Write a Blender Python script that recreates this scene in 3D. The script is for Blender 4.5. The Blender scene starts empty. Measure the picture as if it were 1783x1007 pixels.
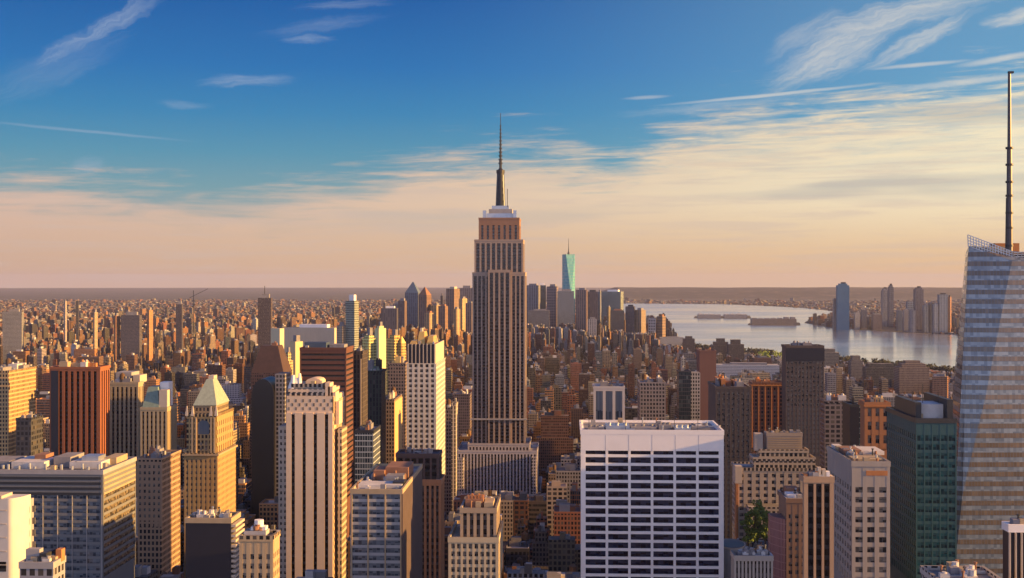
import bpy, bmesh, math, random
import numpy as np
from mathutils import Vector

# ------------------------------------------------------------------ camera, sky, sun, exposure
S = bpy.context.scene
COL = S.collection
CAMZ = 260.0                      # observation deck height, metres
FPX = 2200.0                      # focal length in photograph pixels (1783 wide)
CX, EY = 891.5, 490.0             # principal column, eye level row
YAW = math.atan((985 - CX) / FPX) # avenues run along +Y
EXPOSURE = 1.25
SUN_AZ = math.radians(95)         # clockwise from +Y (to the right of the view)
SUN_EL = math.radians(12.5)

cd = bpy.data.cameras.new('camera')
cam = bpy.data.objects.new('camera', cd); COL.objects.link(cam)
cd.sensor_width = 36; cd.lens = FPX / 1783 * 36
cd.shift_y = -(503.5 - EY) / 1783
cd.clip_start = 1; cd.clip_end = 200000
cam.location = (0, 0, CAMZ)
cam.rotation_euler = (math.radians(90), 0, YAW)
S.camera = cam
S.view_settings.view_transform = 'Standard'
S.view_settings.look = 'None'
S.view_settings.gamma = 1
S.view_settings.exposure = EXPOSURE
S.render.engine = 'CYCLES'
S.cycles.use_denoising = True
S.cycles.max_bounces = 5
S.cycles.diffuse_bounces = 2
S.cycles.glossy_bounces = 2
S.cycles.volume_bounces = 0
S.cycles.sample_clamp_indirect = 4
S.cycles.caustics_reflective = False
S.cycles.caustics_refractive = False

def lin(c):
    return tuple(((v/255) / 12.92 if v/255 <= .04045 else ((v/255 + .055) / 1.055) ** 2.4) for v in c)

class NT:
    """small wrapper round a node tree"""
    def __init__(s, tree): s.t = tree; s.n = tree.nodes; s.l = tree.links
    def new(s, typ, **kw):
        n = s.n.new(typ)
        for k, v in kw.items(): setattr(n, k, v)
        return n
    def put(s, sock, v):
        if hasattr(v, 'is_output'): s.l.new(v, sock)
        else: sock.default_value = v
    def m(s, op, a, b=None, c=None, clamp=False):
        n = s.new('ShaderNodeMath', operation=op, use_clamp=clamp)
        s.put(n.inputs[0], a)
        if b is not None: s.put(n.inputs[1], b)
        if c is not None: s.put(n.inputs[2], c)
        return n.outputs[0]
    def ramp(s, fac, stops, interp='LINEAR'):
        n = s.new('ShaderNodeValToRGB'); e = n.color_ramp.elements; n.color_ramp.interpolation = interp
        while len(e) > 1: e.remove(e[-1])
        for i, (p, c) in enumerate(stops):
            x = e[0] if i == 0 else e.new(p)
            x.position = p
            x.color = (*c, 1) if not isinstance(c, (int, float)) else (c, c, c, 1)
        s.put(n.inputs[0], fac); return n.outputs[0]
    def mix(s, fac, a, b, blend='MIX'):
        n = s.new('ShaderNodeMix', data_type='RGBA', blend_type=blend)
        s.put(n.inputs[0], fac)
        s.put(n.inputs[6], a if hasattr(a, 'is_output') else (*a, 1))
        s.put(n.inputs[7], b if hasattr(b, 'is_output') else (*b, 1))
        return n.outputs[2]
    def sm(s, v, a, b):
        n = s.new('ShaderNodeMapRange', interpolation_type='SMOOTHSTEP')
        s.put(n.inputs[0], v); s.put(n.inputs[1], a); s.put(n.inputs[2], b)
        return n.outputs[0]
    def noise(s, vec, scale, detail=4, rough=.55, dist=0.0, dim='3D'):
        n = s.new('ShaderNodeTexNoise', noise_dimensions=dim)
        s.put(n.inputs['Vector'], vec); n.inputs['Scale'].default_value = scale
        n.inputs['Detail'].default_value = detail; n.inputs['Roughness'].default_value = rough
        n.inputs['Distortion'].default_value = dist
        return n.outputs['Fac']
    def xyz(s, x, y, z=0.0):
        n = s.new('ShaderNodeCombineXYZ')
        s.put(n.inputs[0], x); s.put(n.inputs[1], y); s.put(n.inputs[2], z); return n.outputs[0]

def build_world():
    w = bpy.data.worlds.new('World'); S.world = w; w.use_nodes = True
    t = NT(w.node_tree); t.n.clear()
    STR = 0.1
    sky = t.new('ShaderNodeTexSky', sky_type='NISHITA', sun_disc=False)
    sky.sun_elevation = SUN_EL; sky.sun_rotation = SUN_AZ
    sky.altitude = 260; sky.air_density = 1.0; sky.dust_density = 1.0; sky.ozone_density = 2.0
    tc = t.new('ShaderNodeTexCoord'); sp = t.new('ShaderNodeSeparateXYZ'); t.l.new(tc.outputs['Generated'], sp.inputs[0])
    el = t.m('MULTIPLY', t.m('ARCSINE', sp.outputs[2]), 57.29578)
    az = t.m('ADD', t.m('MULTIPLY', t.m('ARCTAN2', sp.outputs[0], sp.outputs[1]), 57.29578), math.degrees(YAW))
    def ang(px, py):
        a = math.atan((px - CX) / FPX); return math.degrees(a), math.degrees(math.atan((EY - py) / FPX * math.cos(a)))
    def elv(py): return math.degrees(math.atan((EY - py) / FPX))
    # clear air, by elevation
    clear = t.ramp(t.m('DIVIDE', el, 20), [(max(0, elv(p))/20, lin(c)) for p, c in (
        (490, (205,172,150)), (400, (150,165,165)), (330, (118,160,172)), (270, (88,150,178)), (200, (60,134,182)),
        (120, (42,116,180)), (0, (30,96,166)), (-250, (28,80,150)))])
    # brighter and greener towards the sun
    clear = t.mix(t.m('MULTIPLY', t.sm(az, -6, 26), .42), clear, lin((150,205,222)))
    # veil of thin high cloud, low in the sky
    P = t.xyz(az, el)
    Pn = t.xyz(t.m('MULTIPLY', az, .22), t.m('MULTIPLY', el, 1.1))
    n1 = t.noise(Pn, .9, 5, .55, .6)
    n2 = t.noise(t.xyz(t.m('MULTIPLY', az, .12), t.m('MULTIPLY', el, 2.2), 7), 1.3, 6, .6, .4)
    n3 = t.noise(t.xyz(t.m('MULTIPLY', az, .05), t.m('MULTIPLY', el, .6), 3), 1.0, 3, .5, .3)
    pts = [(-200,318),(0,322),(100,318),(200,338),(350,352),(480,348),(560,338),(640,312),(700,292),(760,287),(830,268),(880,256),(1000,262),
           (1060,284),(1110,272),(1160,232),(1200,204),(1300,195),(1450,190),(1560,172),(1680,148),(1783,132),(2000,120)]
    bnd = t.m('MULTIPLY', t.ramp(t.m('DIVIDE', t.m('ADD', az, 30), 60),
              [((ang(x, y)[0] + 30)/60, ang(x, y)[1]/12) for x, y in pts]), 12)
    edge = t.m('ADD', t.m('SUBTRACT', bnd, el), t.m('ADD', t.m('MULTIPLY', t.m('SUBTRACT', n1, .5), 3.4), t.m('MULTIPLY', t.m('SUBTRACT', n2, .5), 3.0)))
    n4 = t.noise(t.xyz(t.m('MULTIPLY', az, .16), t.m('MULTIPLY', t.m('SUBTRACT', el, t.m('MULTIPLY', az, .035)), 1.7), 31), 1.7, 7, .68, .5)
    veil = t.sm(t.m('ADD', edge, t.m('MULTIPLY', t.m('SUBTRACT', n4, .52), t.m('MULTIPLY', t.sm(el, 2.2, 5.2), 4.6))), -1.1, 1.5)
    veil = t.m('MULTIPLY', veil, t.m('SUBTRACT', .97, t.m('MULTIPLY', t.sm(el, 3.0, 7.5), t.m('MULTIPLY', t.sm(n4, .66, .34), .36))))
    low = t.ramp(t.m('DIVIDE', t.m('ADD', az, 26), 60), [(0, lin((209,172,146))), (.4, lin((220,183,148))), (.7, lin((231,191,145))), (.88, lin((233,190,138))), (1, lin((250,205,140)))])
    high = t.ramp(t.m('DIVIDE', t.m('ADD', az, 26), 60), [(0, lin((219,186,168))), (.4, lin((228,199,172))), (.62, lin((242,222,188))), (.8, lin((250,234,198))), (1, lin((252,238,208)))])
    vc = t.mix(t.sm(el, .3, 4.2), low, high)
    vc = t.mix(t.m('MULTIPLY', t.sm(n2, .44, .66), .40), vc, lin((206,186,174)))
    vc = t.mix(t.m('MULTIPLY', t.m('MULTIPLY', t.sm(n3, .5, .66), t.sm(el, 1.5, 4)), .55), vc, lin((176,176,172)))
    col = t.mix(veil, clear, vc)
    # single wisps and contrails: px, py, half length, half width, slope in degrees, strength
    dx = t.m('MULTIPLY', t.m('SUBTRACT', t.noise(t.xyz(az, t.m('MULTIPLY', el, 1.5), 11), .5, 4, .6), .5), 1.5)
    dy = t.m('MULTIPLY', t.m('SUBTRACT', t.noise(t.xyz(az, t.m('MULTIPLY', el, 1.5), 23), .6, 4, .6), .5), 1.0)
    wisps = [(172,55,150,17,33,.62,1),(95,120,140,34,26,.22,1),(425,141,80,11,4,.55,.5),(532,69,50,8,2,.5,.5),(560,45,110,14,9,.28,.7),
             (322,184,48,8,-3,.35,.5),(150,229,170,3,-3.6,.42,.12),(150,290,34,14,22,.35,.6),(600,8,90,9,6,.35,.6),
             (1450,92,130,38,24,.75,1),(1555,32,190,28,12,.70,1),(1600,70,110,14,24,.65,.7),(1400,60,80,22,30,.35,1),
             (1340,166,185,3.4,4,.72,.10),(1125,170,42,3.6,2,.5,.12),(1600,113,85,4,2,.62,.12),(1745,102,75,6,7,.7,.2),(1772,30,55,15,9,.8,.6),
             (1690,142,150,6,4,.6,.2),(1230,186,170,9,5,.28,.6)]
    tot = None
    for (px, py, hl, hw, sl, st, ds) in wisps:
        a0, e0 = ang(px, py); k = .026
        X = t.m('ADD', t.m('SUBTRACT', az, a0), t.m('MULTIPLY', dx, ds)); Y = t.m('ADD', t.m('SUBTRACT', el, e0), t.m('MULTIPLY', dy, ds))
        c, s_ = math.cos(math.radians(sl)), math.sin(math.radians(sl))
        a = t.m('ADD', t.m('MULTIPLY', X, c/(hl*k)), t.m('MULTIPLY', Y, s_/(hl*k)))
        b = t.m('ADD', t.m('MULTIPLY', X, -s_/(hw*k)), t.m('MULTIPLY', Y, c/(hw*k)))
        g = t.m('SUBTRACT', 1, t.m('ADD', t.m('MULTIPLY', a, a), t.m('MULTIPLY', b, b)))
        if hw > 7:
            fib = t.noise(t.xyz(t.m('MULTIPLY', a, 1.2), t.m('MULTIPLY', b, 1.0 + hw*.07), px*.1), 1.5, 5, .6, .1)
            g = t.m('ADD', g, t.m('MULTIPLY', t.m('SUBTRACT', fib, .6), 1.7))
        g = t.m('MULTIPLY', t.sm(g, -.45, 1.9), st*1.0)
        tot = g if tot is None else t.m('MAXIMUM', tot, g)
    wc = t.mix(t.sm(az, -8, 14), lin((178,190,210)), lin((244,232,212)))
    col = t.mix(tot, col, wc)
    back_f = t.sm(t.m('MULTIPLY', sp.outputs[1], -1), -.15, .6)
    f = t.m('MAXIMUM', t.m('SUBTRACT', 1, t.sm(el, 13, 34)), t.m('MULTIPLY', back_f, t.m('SUBTRACT', 1, t.sm(el, 25, 60))))
    up = t.mix(1.0, sky.outputs[0], (.38, .47, .80), 'MULTIPLY')
    # glow round the low sun and a brightened unseen sky behind the camera, added as fill
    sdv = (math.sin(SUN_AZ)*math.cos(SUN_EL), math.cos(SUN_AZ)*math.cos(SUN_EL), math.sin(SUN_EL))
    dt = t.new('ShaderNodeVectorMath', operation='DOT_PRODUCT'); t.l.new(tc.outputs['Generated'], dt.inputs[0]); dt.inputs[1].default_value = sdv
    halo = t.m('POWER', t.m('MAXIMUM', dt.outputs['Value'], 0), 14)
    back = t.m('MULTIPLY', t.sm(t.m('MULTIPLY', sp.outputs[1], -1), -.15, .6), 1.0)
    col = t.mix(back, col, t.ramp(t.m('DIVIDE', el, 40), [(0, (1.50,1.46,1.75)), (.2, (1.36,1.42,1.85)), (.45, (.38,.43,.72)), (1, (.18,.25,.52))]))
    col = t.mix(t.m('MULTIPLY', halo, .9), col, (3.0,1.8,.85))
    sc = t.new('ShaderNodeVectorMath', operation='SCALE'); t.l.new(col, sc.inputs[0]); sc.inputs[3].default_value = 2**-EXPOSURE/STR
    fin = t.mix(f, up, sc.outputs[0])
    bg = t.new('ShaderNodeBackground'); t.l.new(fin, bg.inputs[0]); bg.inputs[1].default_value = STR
    out = t.new('ShaderNodeOutputWorld'); t.l.new(bg.outputs[0], out.inputs[0])
build_world()

sd = bpy.data.lights.new('sun', 'SUN'); sun = bpy.data.objects.new('sun', sd); COL.objects.link(sun)
sd.energy = 5.0; sd.angle = math.radians(.5); sd.color = (1.0, .54, .15)
sv = Vector((math.sin(SUN_AZ)*math.cos(SUN_EL), math.cos(SUN_AZ)*math.cos(SUN_EL), math.sin(SUN_EL)))
sun.rotation_euler = sv.to_track_quat('Z', 'Y').to_euler()
sun.location = (500, 200, 900)

# ------------------------------------------------------------------ projection helpers
CYW, SYW = math.cos(YAW), math.sin(YAW)
def XY(px, Y):                      # world X of a photograph column at grid distance Y
    t = (px - CX) / FPX
    return Y * (t*CYW - SYW) / (CYW + t*SYW)
def depth(X, Y): return -X*SYW + Y*CYW
def ZZ(py, X, Y): return CAMZ - (py - EY) * depth(X, Y) / FPX
def proj(X, Y, Z):
    d = -X*SYW + Y*CYW; l = X*CYW + Y*SYW
    return CX + FPX*l/d, EY - FPX*(Z - CAMZ)/d, d
def ground_pt(px, py, z=0.0):       # ground point seen at a pixel
    d = (CAMZ - z) * FPX / (py - EY); l = (px - CX) / FPX * d
    return l*CYW - d*SYW, l*SYW + d*CYW

# ------------------------------------------------------------------ materials
MATS = {}
def new_mat(name):
    m = bpy.data.materials.new(name); m.use_nodes = True
    t = NT(m.node_tree); bs = t.n['Principled BSDF']; MATS[name] = m
    return m, t, bs

def facade(name, bay, floor, wx, wz, glass=(.02,.025,.035), light=(.16,.15,.14), rough=.22, stain=.35, off=0.0, metal=0.0):
    """wall with a grid of panes, laid out in metres from the UV map; the wall colour is the mesh's own tint"""
    m, t, bs = new_mat(name)
    uv = t.new('ShaderNodeUVMap'); uv.uv_map = 'UVMap'
    sp = t.new('ShaderNodeSeparateXYZ'); t.l.new(uv.outputs[0], sp.inputs[0])
    at = t.new('ShaderNodeAttribute', attribute_name='tint')
    U = t.m('DIVIDE', sp.outputs[0], bay); V = t.m('DIVIDE', t.m('ADD', sp.outputs[1], off), floor)
    fu = t.m('ABSOLUTE', t.m('SUBTRACT', t.m('FRACT', U), .5)); fv = t.m('ABSOLUTE', t.m('SUBTRACT', t.m('FRACT', V), .5))
    mask = t.m('MULTIPLY', t.m('LESS_THAN', fu, wx/2), t.m('LESS_THAN', fv, wz/2))
    ge = t.new('ShaderNodeNewGeometry'); gs = t.new('ShaderNodeSeparateXYZ'); t.l.new(ge.outputs['Normal'], gs.inputs[0])
    roof = t.m('GREATER_THAN', gs.outputs[2], .55)
    mask = t.m('MULTIPLY', mask, t.m('SUBTRACT', 1, roof))
    wn = t.new('ShaderNodeTexWhiteNoise', noise_dimensions='3D')
    t.l.new(t.xyz(t.m('FLOOR', U), t.m('FLOOR', V), bay), wn.inputs['Vector'])
    r = wn.outputs['Value']
    g = t.mix(t.m('POWER', r, 4), glass, light)
    oc = t.new('ShaderNodeTexCoord')
    big = t.noise(ge.outputs['Position'], .035, 5, .6)
    strk = t.noise(t.xyz(t.m('MULTIPLY', sp.outputs[0], .5), t.m('MULTIPLY', sp.outputs[1], .03)), 1.0, 4, .6)
    k = t.m('ADD', 1 - stain*.55, t.m('MULTIPLY', t.m('ADD', big, strk), stain*.6))
    sc = t.new('ShaderNodeVectorMath', operation='SCALE'); t.l.new(at.outputs['Color'], sc.inputs[0]); t.l.new(k, sc.inputs[3])
    vo = t.new('ShaderNodeTexVoronoi', feature='F1'); t.l.new(ge.outputs['Position'], vo.inputs['Vector']); vo.inputs['Scale'].default_value = .07
    rs = t.new('ShaderNodeSeparateXYZ'); t.l.new(vo.outputs['Color'], rs.inputs[0])
    rc = t.ramp(rs.outputs[0], [(0, (.04,.038,.042)), (.5, (.09,.085,.085)), (.78, (.17,.155,.15)), (.9, (.36,.34,.33)), (1, (.62,.60,.58))])
    rc = t.mix(.35, rc, at.outputs['Color'])
    wall = t.mix(roof, sc.outputs[0], rc)
    t.l.new(t.mix(mask, wall, g), bs.inputs['Base Color'])
    t.l.new(t.m('ADD', .85, t.m('MULTIPLY', mask, rough - .85)), bs.inputs['Roughness'])
    if metal: t.l.new(t.m('MULTIPLY', mask, metal), bs.inputs['Metallic'])
    return m

facade('punched', 2.8, 3.5, .62, .62, glass=(.012,.014,.02), light=(.14,.12,.10))
facade('punched_wide', 4.2, 3.7, .68, .62, glass=(.012,.014,.02), light=(.14,.12,.10))
facade('ribbon', 1.6, 3.7, .93, .50, glass=(.018,.024,.036))
facade('vertical', 2.6, 3.6, .50, .86, glass=(.02,.022,.03), light=(.10,.09,.09))
facade('curtain', 1.7, 3.8, .88, .82, glass=(.02,.035,.05), light=(.10,.13,.15), rough=.12)
facade('fine', 2.4, 3.4, .58, .62, stain=.55, glass=(.012,.013,.018), light=(.13,.11,.09))
facade('far_stripe', 7.5, 13, .46, .94, glass=(.035,.035,.045), light=(.12,.11,.11), stain=.6, rough=.4)
facade('far_grid', 9, 11, .6, .55, glass=(.035,.035,.045), light=(.14,.12,.11), stain=.6, rough=.4)
facade('turquoise_glass', 7, 13, .93, .90, glass=(.08,.33,.38), light=(.20,.50,.50), rough=.25, stain=.2)
facade('plain_wall', 3, 3.5, 0, 0, stain=.4)
facade('teal_glass', 1.5, 3.9, .90, .66, glass=(.004,.030,.036), light=(.012,.085,.09), rough=.14)
facade('steel_glass', 1.5, 4.3, .94, .50, glass=(.05,.055,.07), light=(.22,.19,.16), rough=.16, stain=.5)
facade('blue_glass', 6, 12, .96, .94, glass=(.03,.16,.22), light=(.05,.20,.25), rough=.12, stain=.2)

def simple(name, col, rough=.8, metal=0.0, var=.25, scale=.2, spec=.5):
    m, t, bs = new_mat(name)
    ge = t.new('ShaderNodeNewGeometry')
    n = t.noise(ge.outputs['Position'], scale, 5, .6)
    c = t.mix(n, tuple(v*(1-var) for v in col), tuple(min(1, v*(1+var)) for v in col))
    t.l.new(c, bs.inputs['Base Color']); bs.inputs['Roughness'].default_value = rough; bs.inputs['Metallic'].default_value = metal
    bs.inputs['Specular IOR Level'].default_value = spec
    return m
simple('white_stone', (.89,.84,.79), .7, var=.10, scale=.09)
simple('cream_wall', (.60,.56,.51), .75, var=.12)
simple('pale_stone', (.55,.46,.36), .8, var=.12)
simple('tan_stone', (.42,.32,.20), .85)
simple('grey_stone', (.36,.34,.33), .8)
simple('dark_metal', (.035,.038,.045), .5, .3)
simple('steel', (.42,.45,.50), .35, .6)
simple('roof_grey', (.24,.23,.24), .9, var=.5)
simple('roof_pale', (.58,.55,.52), .9, var=.4)
simple('roof_rust', (.28,.14,.085), .85, var=.4)
simple('navy_panel', (.012,.012,.024), .45)
simple('wood_tank', (.12,.07,.04), .9)
simple('copper_green', (.20,.27,.22), .7, .0, var=.4, scale=.5)
simple('gold_leaf', (.75,.50,.16), .4, .4)
simple('black_panel', (.008,.008,.012), .35)
simple('foliage', (.12,.18,.04), .9, var=.6, scale=.6)
simple('dark_foliage', (.030,.035,.022), .9, var=.6, scale=.05)
simple('bark', (.06,.045,.03), .9)
simple('brick_red', (.26,.085,.045), .85)
simple('orange_brick', (.46,.19,.07), .85)
simple('teal_panel', (.009,.066,.088), .6)

def glass(name, dark, light, bay=1.5, floor=0.0, frame=(.10,.10,.10), fw=.06, rough=.12, band=None, pw=4):
    """window glass with mullions (and, when floor > 0, dark spandrel lines) from the UV map in metres"""
    m, t, bs = new_mat(name)
    uv = t.new('ShaderNodeUVMap'); uv.uv_map = 'UVMap'
    sp = t.new('ShaderNodeSeparateXYZ'); t.l.new(uv.outputs[0], sp.inputs[0])
    U = t.m('DIVIDE', sp.outputs[0], bay)
    line = t.m('GREATER_THAN', t.m('ABSOLUTE', t.m('SUBTRACT', t.m('FRACT', U), .5)), .5 - fw/2)
    V = t.m('DIVIDE', sp.outputs[1], floor if floor else 50.0)
    if floor:
        line = t.m('MAXIMUM', line, t.m('GREATER_THAN', t.m('FRACT', V), 1 - (band or .4)))
    oi = t.new('ShaderNodeObjectInfo')
    wn = t.new('ShaderNodeTexWhiteNoise', noise_dimensions='3D')
    t.l.new(t.xyz(t.m('FLOOR', U), t.m('FLOOR', V), t.m('MULTIPLY', oi.outputs['Random'], 97)), wn.inputs['Vector'])
    c = t.mix(t.m('POWER', wn.outputs['Value'], pw), dark, light)
    if not floor:          # blinds pulled part of the way down behind some panes
        w2 = t.new('ShaderNodeTexWhiteNoise', noise_dimensions='3D')
        t.l.new(t.xyz(t.m('FLOOR', U), 3.3, t.m('MULTIPLY', oi.outputs['Random'], 53)), w2.inputs['Vector'])
        bl = t.m('MULTIPLY', t.m('GREATER_THAN', sp.outputs[1], t.m('SUBTRACT', 1.1, t.m('MULTIPLY', w2.outputs['Value'], 1.9))), .55)
        c = t.mix(bl, c, tuple(min(.3, v*1.1 + .02) for v in light))
    t.l.new(t.mix(line, c, frame), bs.inputs['Base Color'])
    t.l.new(t.m('ADD', rough, t.m('MULTIPLY', line, .5)), bs.inputs['Roughness'])
    return m
glass('navy_window', (.003,.004,.018), (.03,.035,.07), 2.4, fw=.03, frame=(.03,.03,.04), pw=3)
glass('dark_window', (.010,.012,.018), (.24,.21,.17), 1.5, fw=.08, pw=2.6)
glass('blue_window', (.025,.04,.06), (.16,.19,.22), 1.6, fw=.10, frame=(.12,.13,.15), pw=2)
glass('strip_window', (.008,.008,.012), (.11,.095,.085), 40, 3.7, frame=(.075,.060,.055), band=.42, fw=0)
glass('dark_strip', (.010,.009,.011), (.03,.028,.03), 40, 3.7, frame=(.022,.019,.02), band=.4, fw=0)
glass('teal_window', (.004,.022,.032), (.012,.085,.10), 1.5, fw=.14, frame=(.008,.05,.062), pw=2)
glass('sunlit_window', (.03,.026,.02), (.26,.20,.12), 1.6, fw=.1, pw=2)  # low sun's warmth painted into the glass of the sunlit end

# ------------------------------------------------------------------ mesh helpers
class MB:
    def __init__(s): s.v = []; s.f = []; s.uv = []; s.mi = []; s.tint = []
    def poly(s, pts, uvs, mi=0, tint=(.3,.3,.3)):
        b = len(s.v); s.v += [tuple(p) for p in pts]; s.f.append(tuple(range(b, b+len(pts)))); s.uv += uvs; s.mi.append(mi); s.tint.append((tint, len(pts)))
    def box(s, x0, x1, y0, y1, z0, z1, mi=0, tint=(.3,.3,.3), u0=0.0, bottom=False):
        P = s.poly
        P([(x0,y0,z0),(x1,y0,z0),(x1,y0,z1),(x0,y0,z1)], [(x0+u0,z0),(x1+u0,z0),(x1+u0,z1),(x0+u0,z1)], mi, tint)
        P([(x1,y0,z0),(x1,y1,z0),(x1,y1,z1),(x1,y0,z1)], [(y0+u0,z0),(y1+u0,z0),(y1+u0,z1),(y0+u0,z1)], mi, tint)
        P([(x1,y1,z0),(x0,y1,z0),(x0,y1,z1),(x1,y1,z1)], [(x1+u0,z0),(x0+u0,z0),(x0+u0,z1),(x1+u0,z1)], mi, tint)
        P([(x0,y1,z0),(x0,y0,z0),(x0,y0,z1),(x0,y1,z1)], [(y1+u0,z0),(y0+u0,z0),(y0+u0,z1),(y1+u0,z1)], mi, tint)
        P([(x0,y0,z1),(x1,y0,z1),(x1,y1,z1),(x0,y1,z1)], [(x0,y0),(x1,y0),(x1,y1),(x0,y1)], mi, tint)
        if bottom: P([(x0,y1,z0),(x1,y1,z0),(x1,y0,z0),(x0,y0,z0)], [(x0,y1),(x1,y1),(x1,y0),(x0,y0)], mi, tint)
    def prism(s, pts, z0, z1, mi=0, tint=(.3,.3,.3), top=None, cap=True):
        """vertical prism over a ccw outline; top = outline at z1 when it tapers"""
        top = top or pts; n = len(pts); u = 0.0
        for i in range(n):
            j = (i+1) % n; L = math.hypot(pts[j][0]-pts[i][0], pts[j][1]-pts[i][1])
            s.poly([(*pts[i], z0), (*pts[j], z0), (*top[j], z1), (*top[i], z1)], [(u,z0),(u+L,z0),(u+L,z1),(u,z1)], mi, tint); u += L
        if cap: s.poly([(*p, z1) for p in top], [tuple(p) for p in top], mi, tint)
    def rbox(s, cx, cy, w, d, rot, z0, z1, mi=0, tint=(.3,.3,.3)):
        c, n = math.cos(rot), math.sin(rot); h, k = w/2, d/2
        s.prism([(cx+x*c-y*n, cy+x*n+y*c) for x, y in ((-h,-k),(h,-k),(h,k),(-h,k))], z0, z1, mi, tint)
    def cyl(s, cx, cy, r, z0, z1, mi=0, tint=(.3,.3,.3), n=10, r1=None):
        r1 = r if r1 is None else r1
        A = [(cx+r*math.cos(2*math.pi*i/n), cy+r*math.sin(2*math.pi*i/n)) for i in range(n)]
        B = [(cx+r1*math.cos(2*math.pi*i/n), cy+r1*math.sin(2*math.pi*i/n)) for i in range(n)]
        s.prism(A, z0, z1, mi, tint, B)
    def bar(s, p, q, w, mi=0, tint=(.3,.3,.3)):
        p, q = Vector(p), Vector(q); d = (q-p).normalized()
        a = d.cross(Vector((0,0,1)) if abs(d.z) < .9 else Vector((1,0,0))).normalized()*w/2; b = d.cross(a).normalized()*w/2
        A = [p-a-b, p+a-b, p+a+b, p-a+b]; B = [x+(q-p) for x in A]; L = (q-p).length
        for i in range(4):
            j = (i+1) % 4; s.poly([A[i], A[j], B[j], B[i]], [(0,0),(w,0),(w,L),(0,L)], mi, tint)
        s.poly(list(reversed(A)), [(0,0)]*4, mi, tint); s.poly(B, [(0,0)]*4, mi, tint)
    def mesh(s, name, mats, origin=(0,0,0)):
        me = bpy.data.meshes.new(name)
        o = origin
        me.from_pydata([(x-o[0], y-o[1], z-o[2]) for x, y, z in s.v], [], s.f)
        ul = me.uv_layers.new(name='UVMap'); ul.data.foreach_set('uv', np.array(s.uv, dtype=np.float32).ravel())
        ca = me.color_attributes.new('tint', 'FLOAT_COLOR', 'CORNER')
        arr = np.concatenate([np.tile(np.array([*c, 1.0], dtype=np.float32), (n, 1)) for c, n in s.tint]) if len(s.tint) else np.zeros((0,4), np.float32)
        ca.data.foreach_set('color', arr.ravel())
        for m in (mats if isinstance(mats, (list, tuple)) else [mats]): me.materials.append(MATS[m])
        if any(s.mi): me.polygons.foreach_set('material_index', s.mi)
        return me
    def build(s, name, mats, parent=None, origin=None):
        o = origin if origin is not None else (tuple(parent['org']) if parent and 'org' in parent else (0,0,0))
        ob = bpy.data.objects.new(name, s.mesh(name, mats, o)); COL.objects.link(ob)
        if parent: ob.parent = parent
        else: ob.location = o
        return ob

def tag(o, label, cat, group=None, kind=None):
    if label: o['label'] = label
    if cat: o['category'] = cat
    if group: o['group'] = group
    if kind: o['kind'] = kind
    return o
def structure(o): o['kind'] = 'structure'; return o
# ------------------------------------------------------------------ ground, water, hills
def sheet(name, pts, z, mat):
    me = bpy.data.meshes.new(name); me.from_pydata([(x, y, z) for x, y in pts], [], [tuple(range(len(pts)))])
    if me.polygons[0].normal.z < 0: me.flip_normals()
    me.materials.append(MATS[mat]); o = bpy.data.objects.new(name, me); COL.objects.link(o); return structure(o)

def ground_material():
    m, t, bs = new_mat('ground')
    ge = t.new('ShaderNodeNewGeometry'); p = ge.outputs['Position']
    v = t.new('ShaderNodeTexVoronoi', feature='F1'); t.l.new(p, v.inputs['Vector']); v.inputs['Scale'].default_value = .012
    sp = t.new('ShaderNodeSeparateXYZ'); t.l.new(v.outputs['Color'], sp.inputs[0])
    c = t.ramp(sp.outputs[0], [(0, (.035,.036,.038)), (.35, (.055,.052,.05)), (.6, (.10,.085,.07)), (.8, (.05,.06,.035)), (1, (.16,.13,.11))])
    n = t.noise(p, .0009, 5, .6)
    c = t.mix(t.sm(n, .4, .62), c, (.05,.05,.04))
    t.l.new(c, bs.inputs['Base Color']); bs.inputs['Roughness'].default_value = .95
def water_material():
    m, t, bs = new_mat('water')
    ge = t.new('ShaderNodeNewGeometry'); p = ge.outputs['Position']
    mp = t.new('ShaderNodeMapping'); t.l.new(p, mp.inputs[0]); mp.inputs['Scale'].default_value = (.6, 1, 1)
    n = t.noise(mp.outputs[0], .004, 6, .6); n2 = t.noise(mp.outputs[0], .0011, 4, .6, .8)
    mp2 = t.new('ShaderNodeMapping'); t.l.new(p, mp2.inputs[0]); mp2.inputs['Scale'].default_value = (.35, 1.0, 1)
    streak = t.noise(mp2.outputs[0], .006, 6, .7, .3)
    t.l.new(t.mix(t.sm(streak, .38, .62), (.70,.63,.55), (.98,.88,.74)), bs.inputs['Base Color']); bs.inputs['Metallic'].default_value = .95
    t.l.new(t.m('ADD', .15, t.m('MULTIPLY', t.sm(n2, .35, .7), .09)), bs.inputs['Roughness'])
    bs.inputs['IOR'].default_value = 1.333
    b = t.new('ShaderNodeBump'); b.inputs['Strength'].default_value = .012; b.inputs['Distance'].default_value = 1.5
    t.l.new(n, b.inputs['Height']); t.l.new(b.outputs[0], bs.inputs['Normal'])
ground_material(); water_material()
GR = 52000
gn = 64
sheet('ground', [(GR*math.cos(2*math.pi*i/gn), GR*math.sin(2*math.pi*i/gn)) for i in range(gn)], 0, 'ground')
WPX = [(1040,528.5),(1150,529.2),(1250,530),(1330,533),(1400,537),(1440,541),(1462,545),(1440,553),(1405,559),(1400,563),(1430,568),(1452,572.5),(1500,575),
       (1560,579),(1620,582),(1690,584),(1900,590),(2300,600),(2600,690),(2200,672),(1900,660),(1690,649),(1600,640),(1530,633),(1440,622),(1370,617),(1300,612),(1200,603),(1164,592),
       (1150,575),(1110,556),(1075,544),(1040,538)]
WATER = [ground_pt(x, y) for x, y in WPX]
sheet('water', WATER, .6, 'water')
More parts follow.
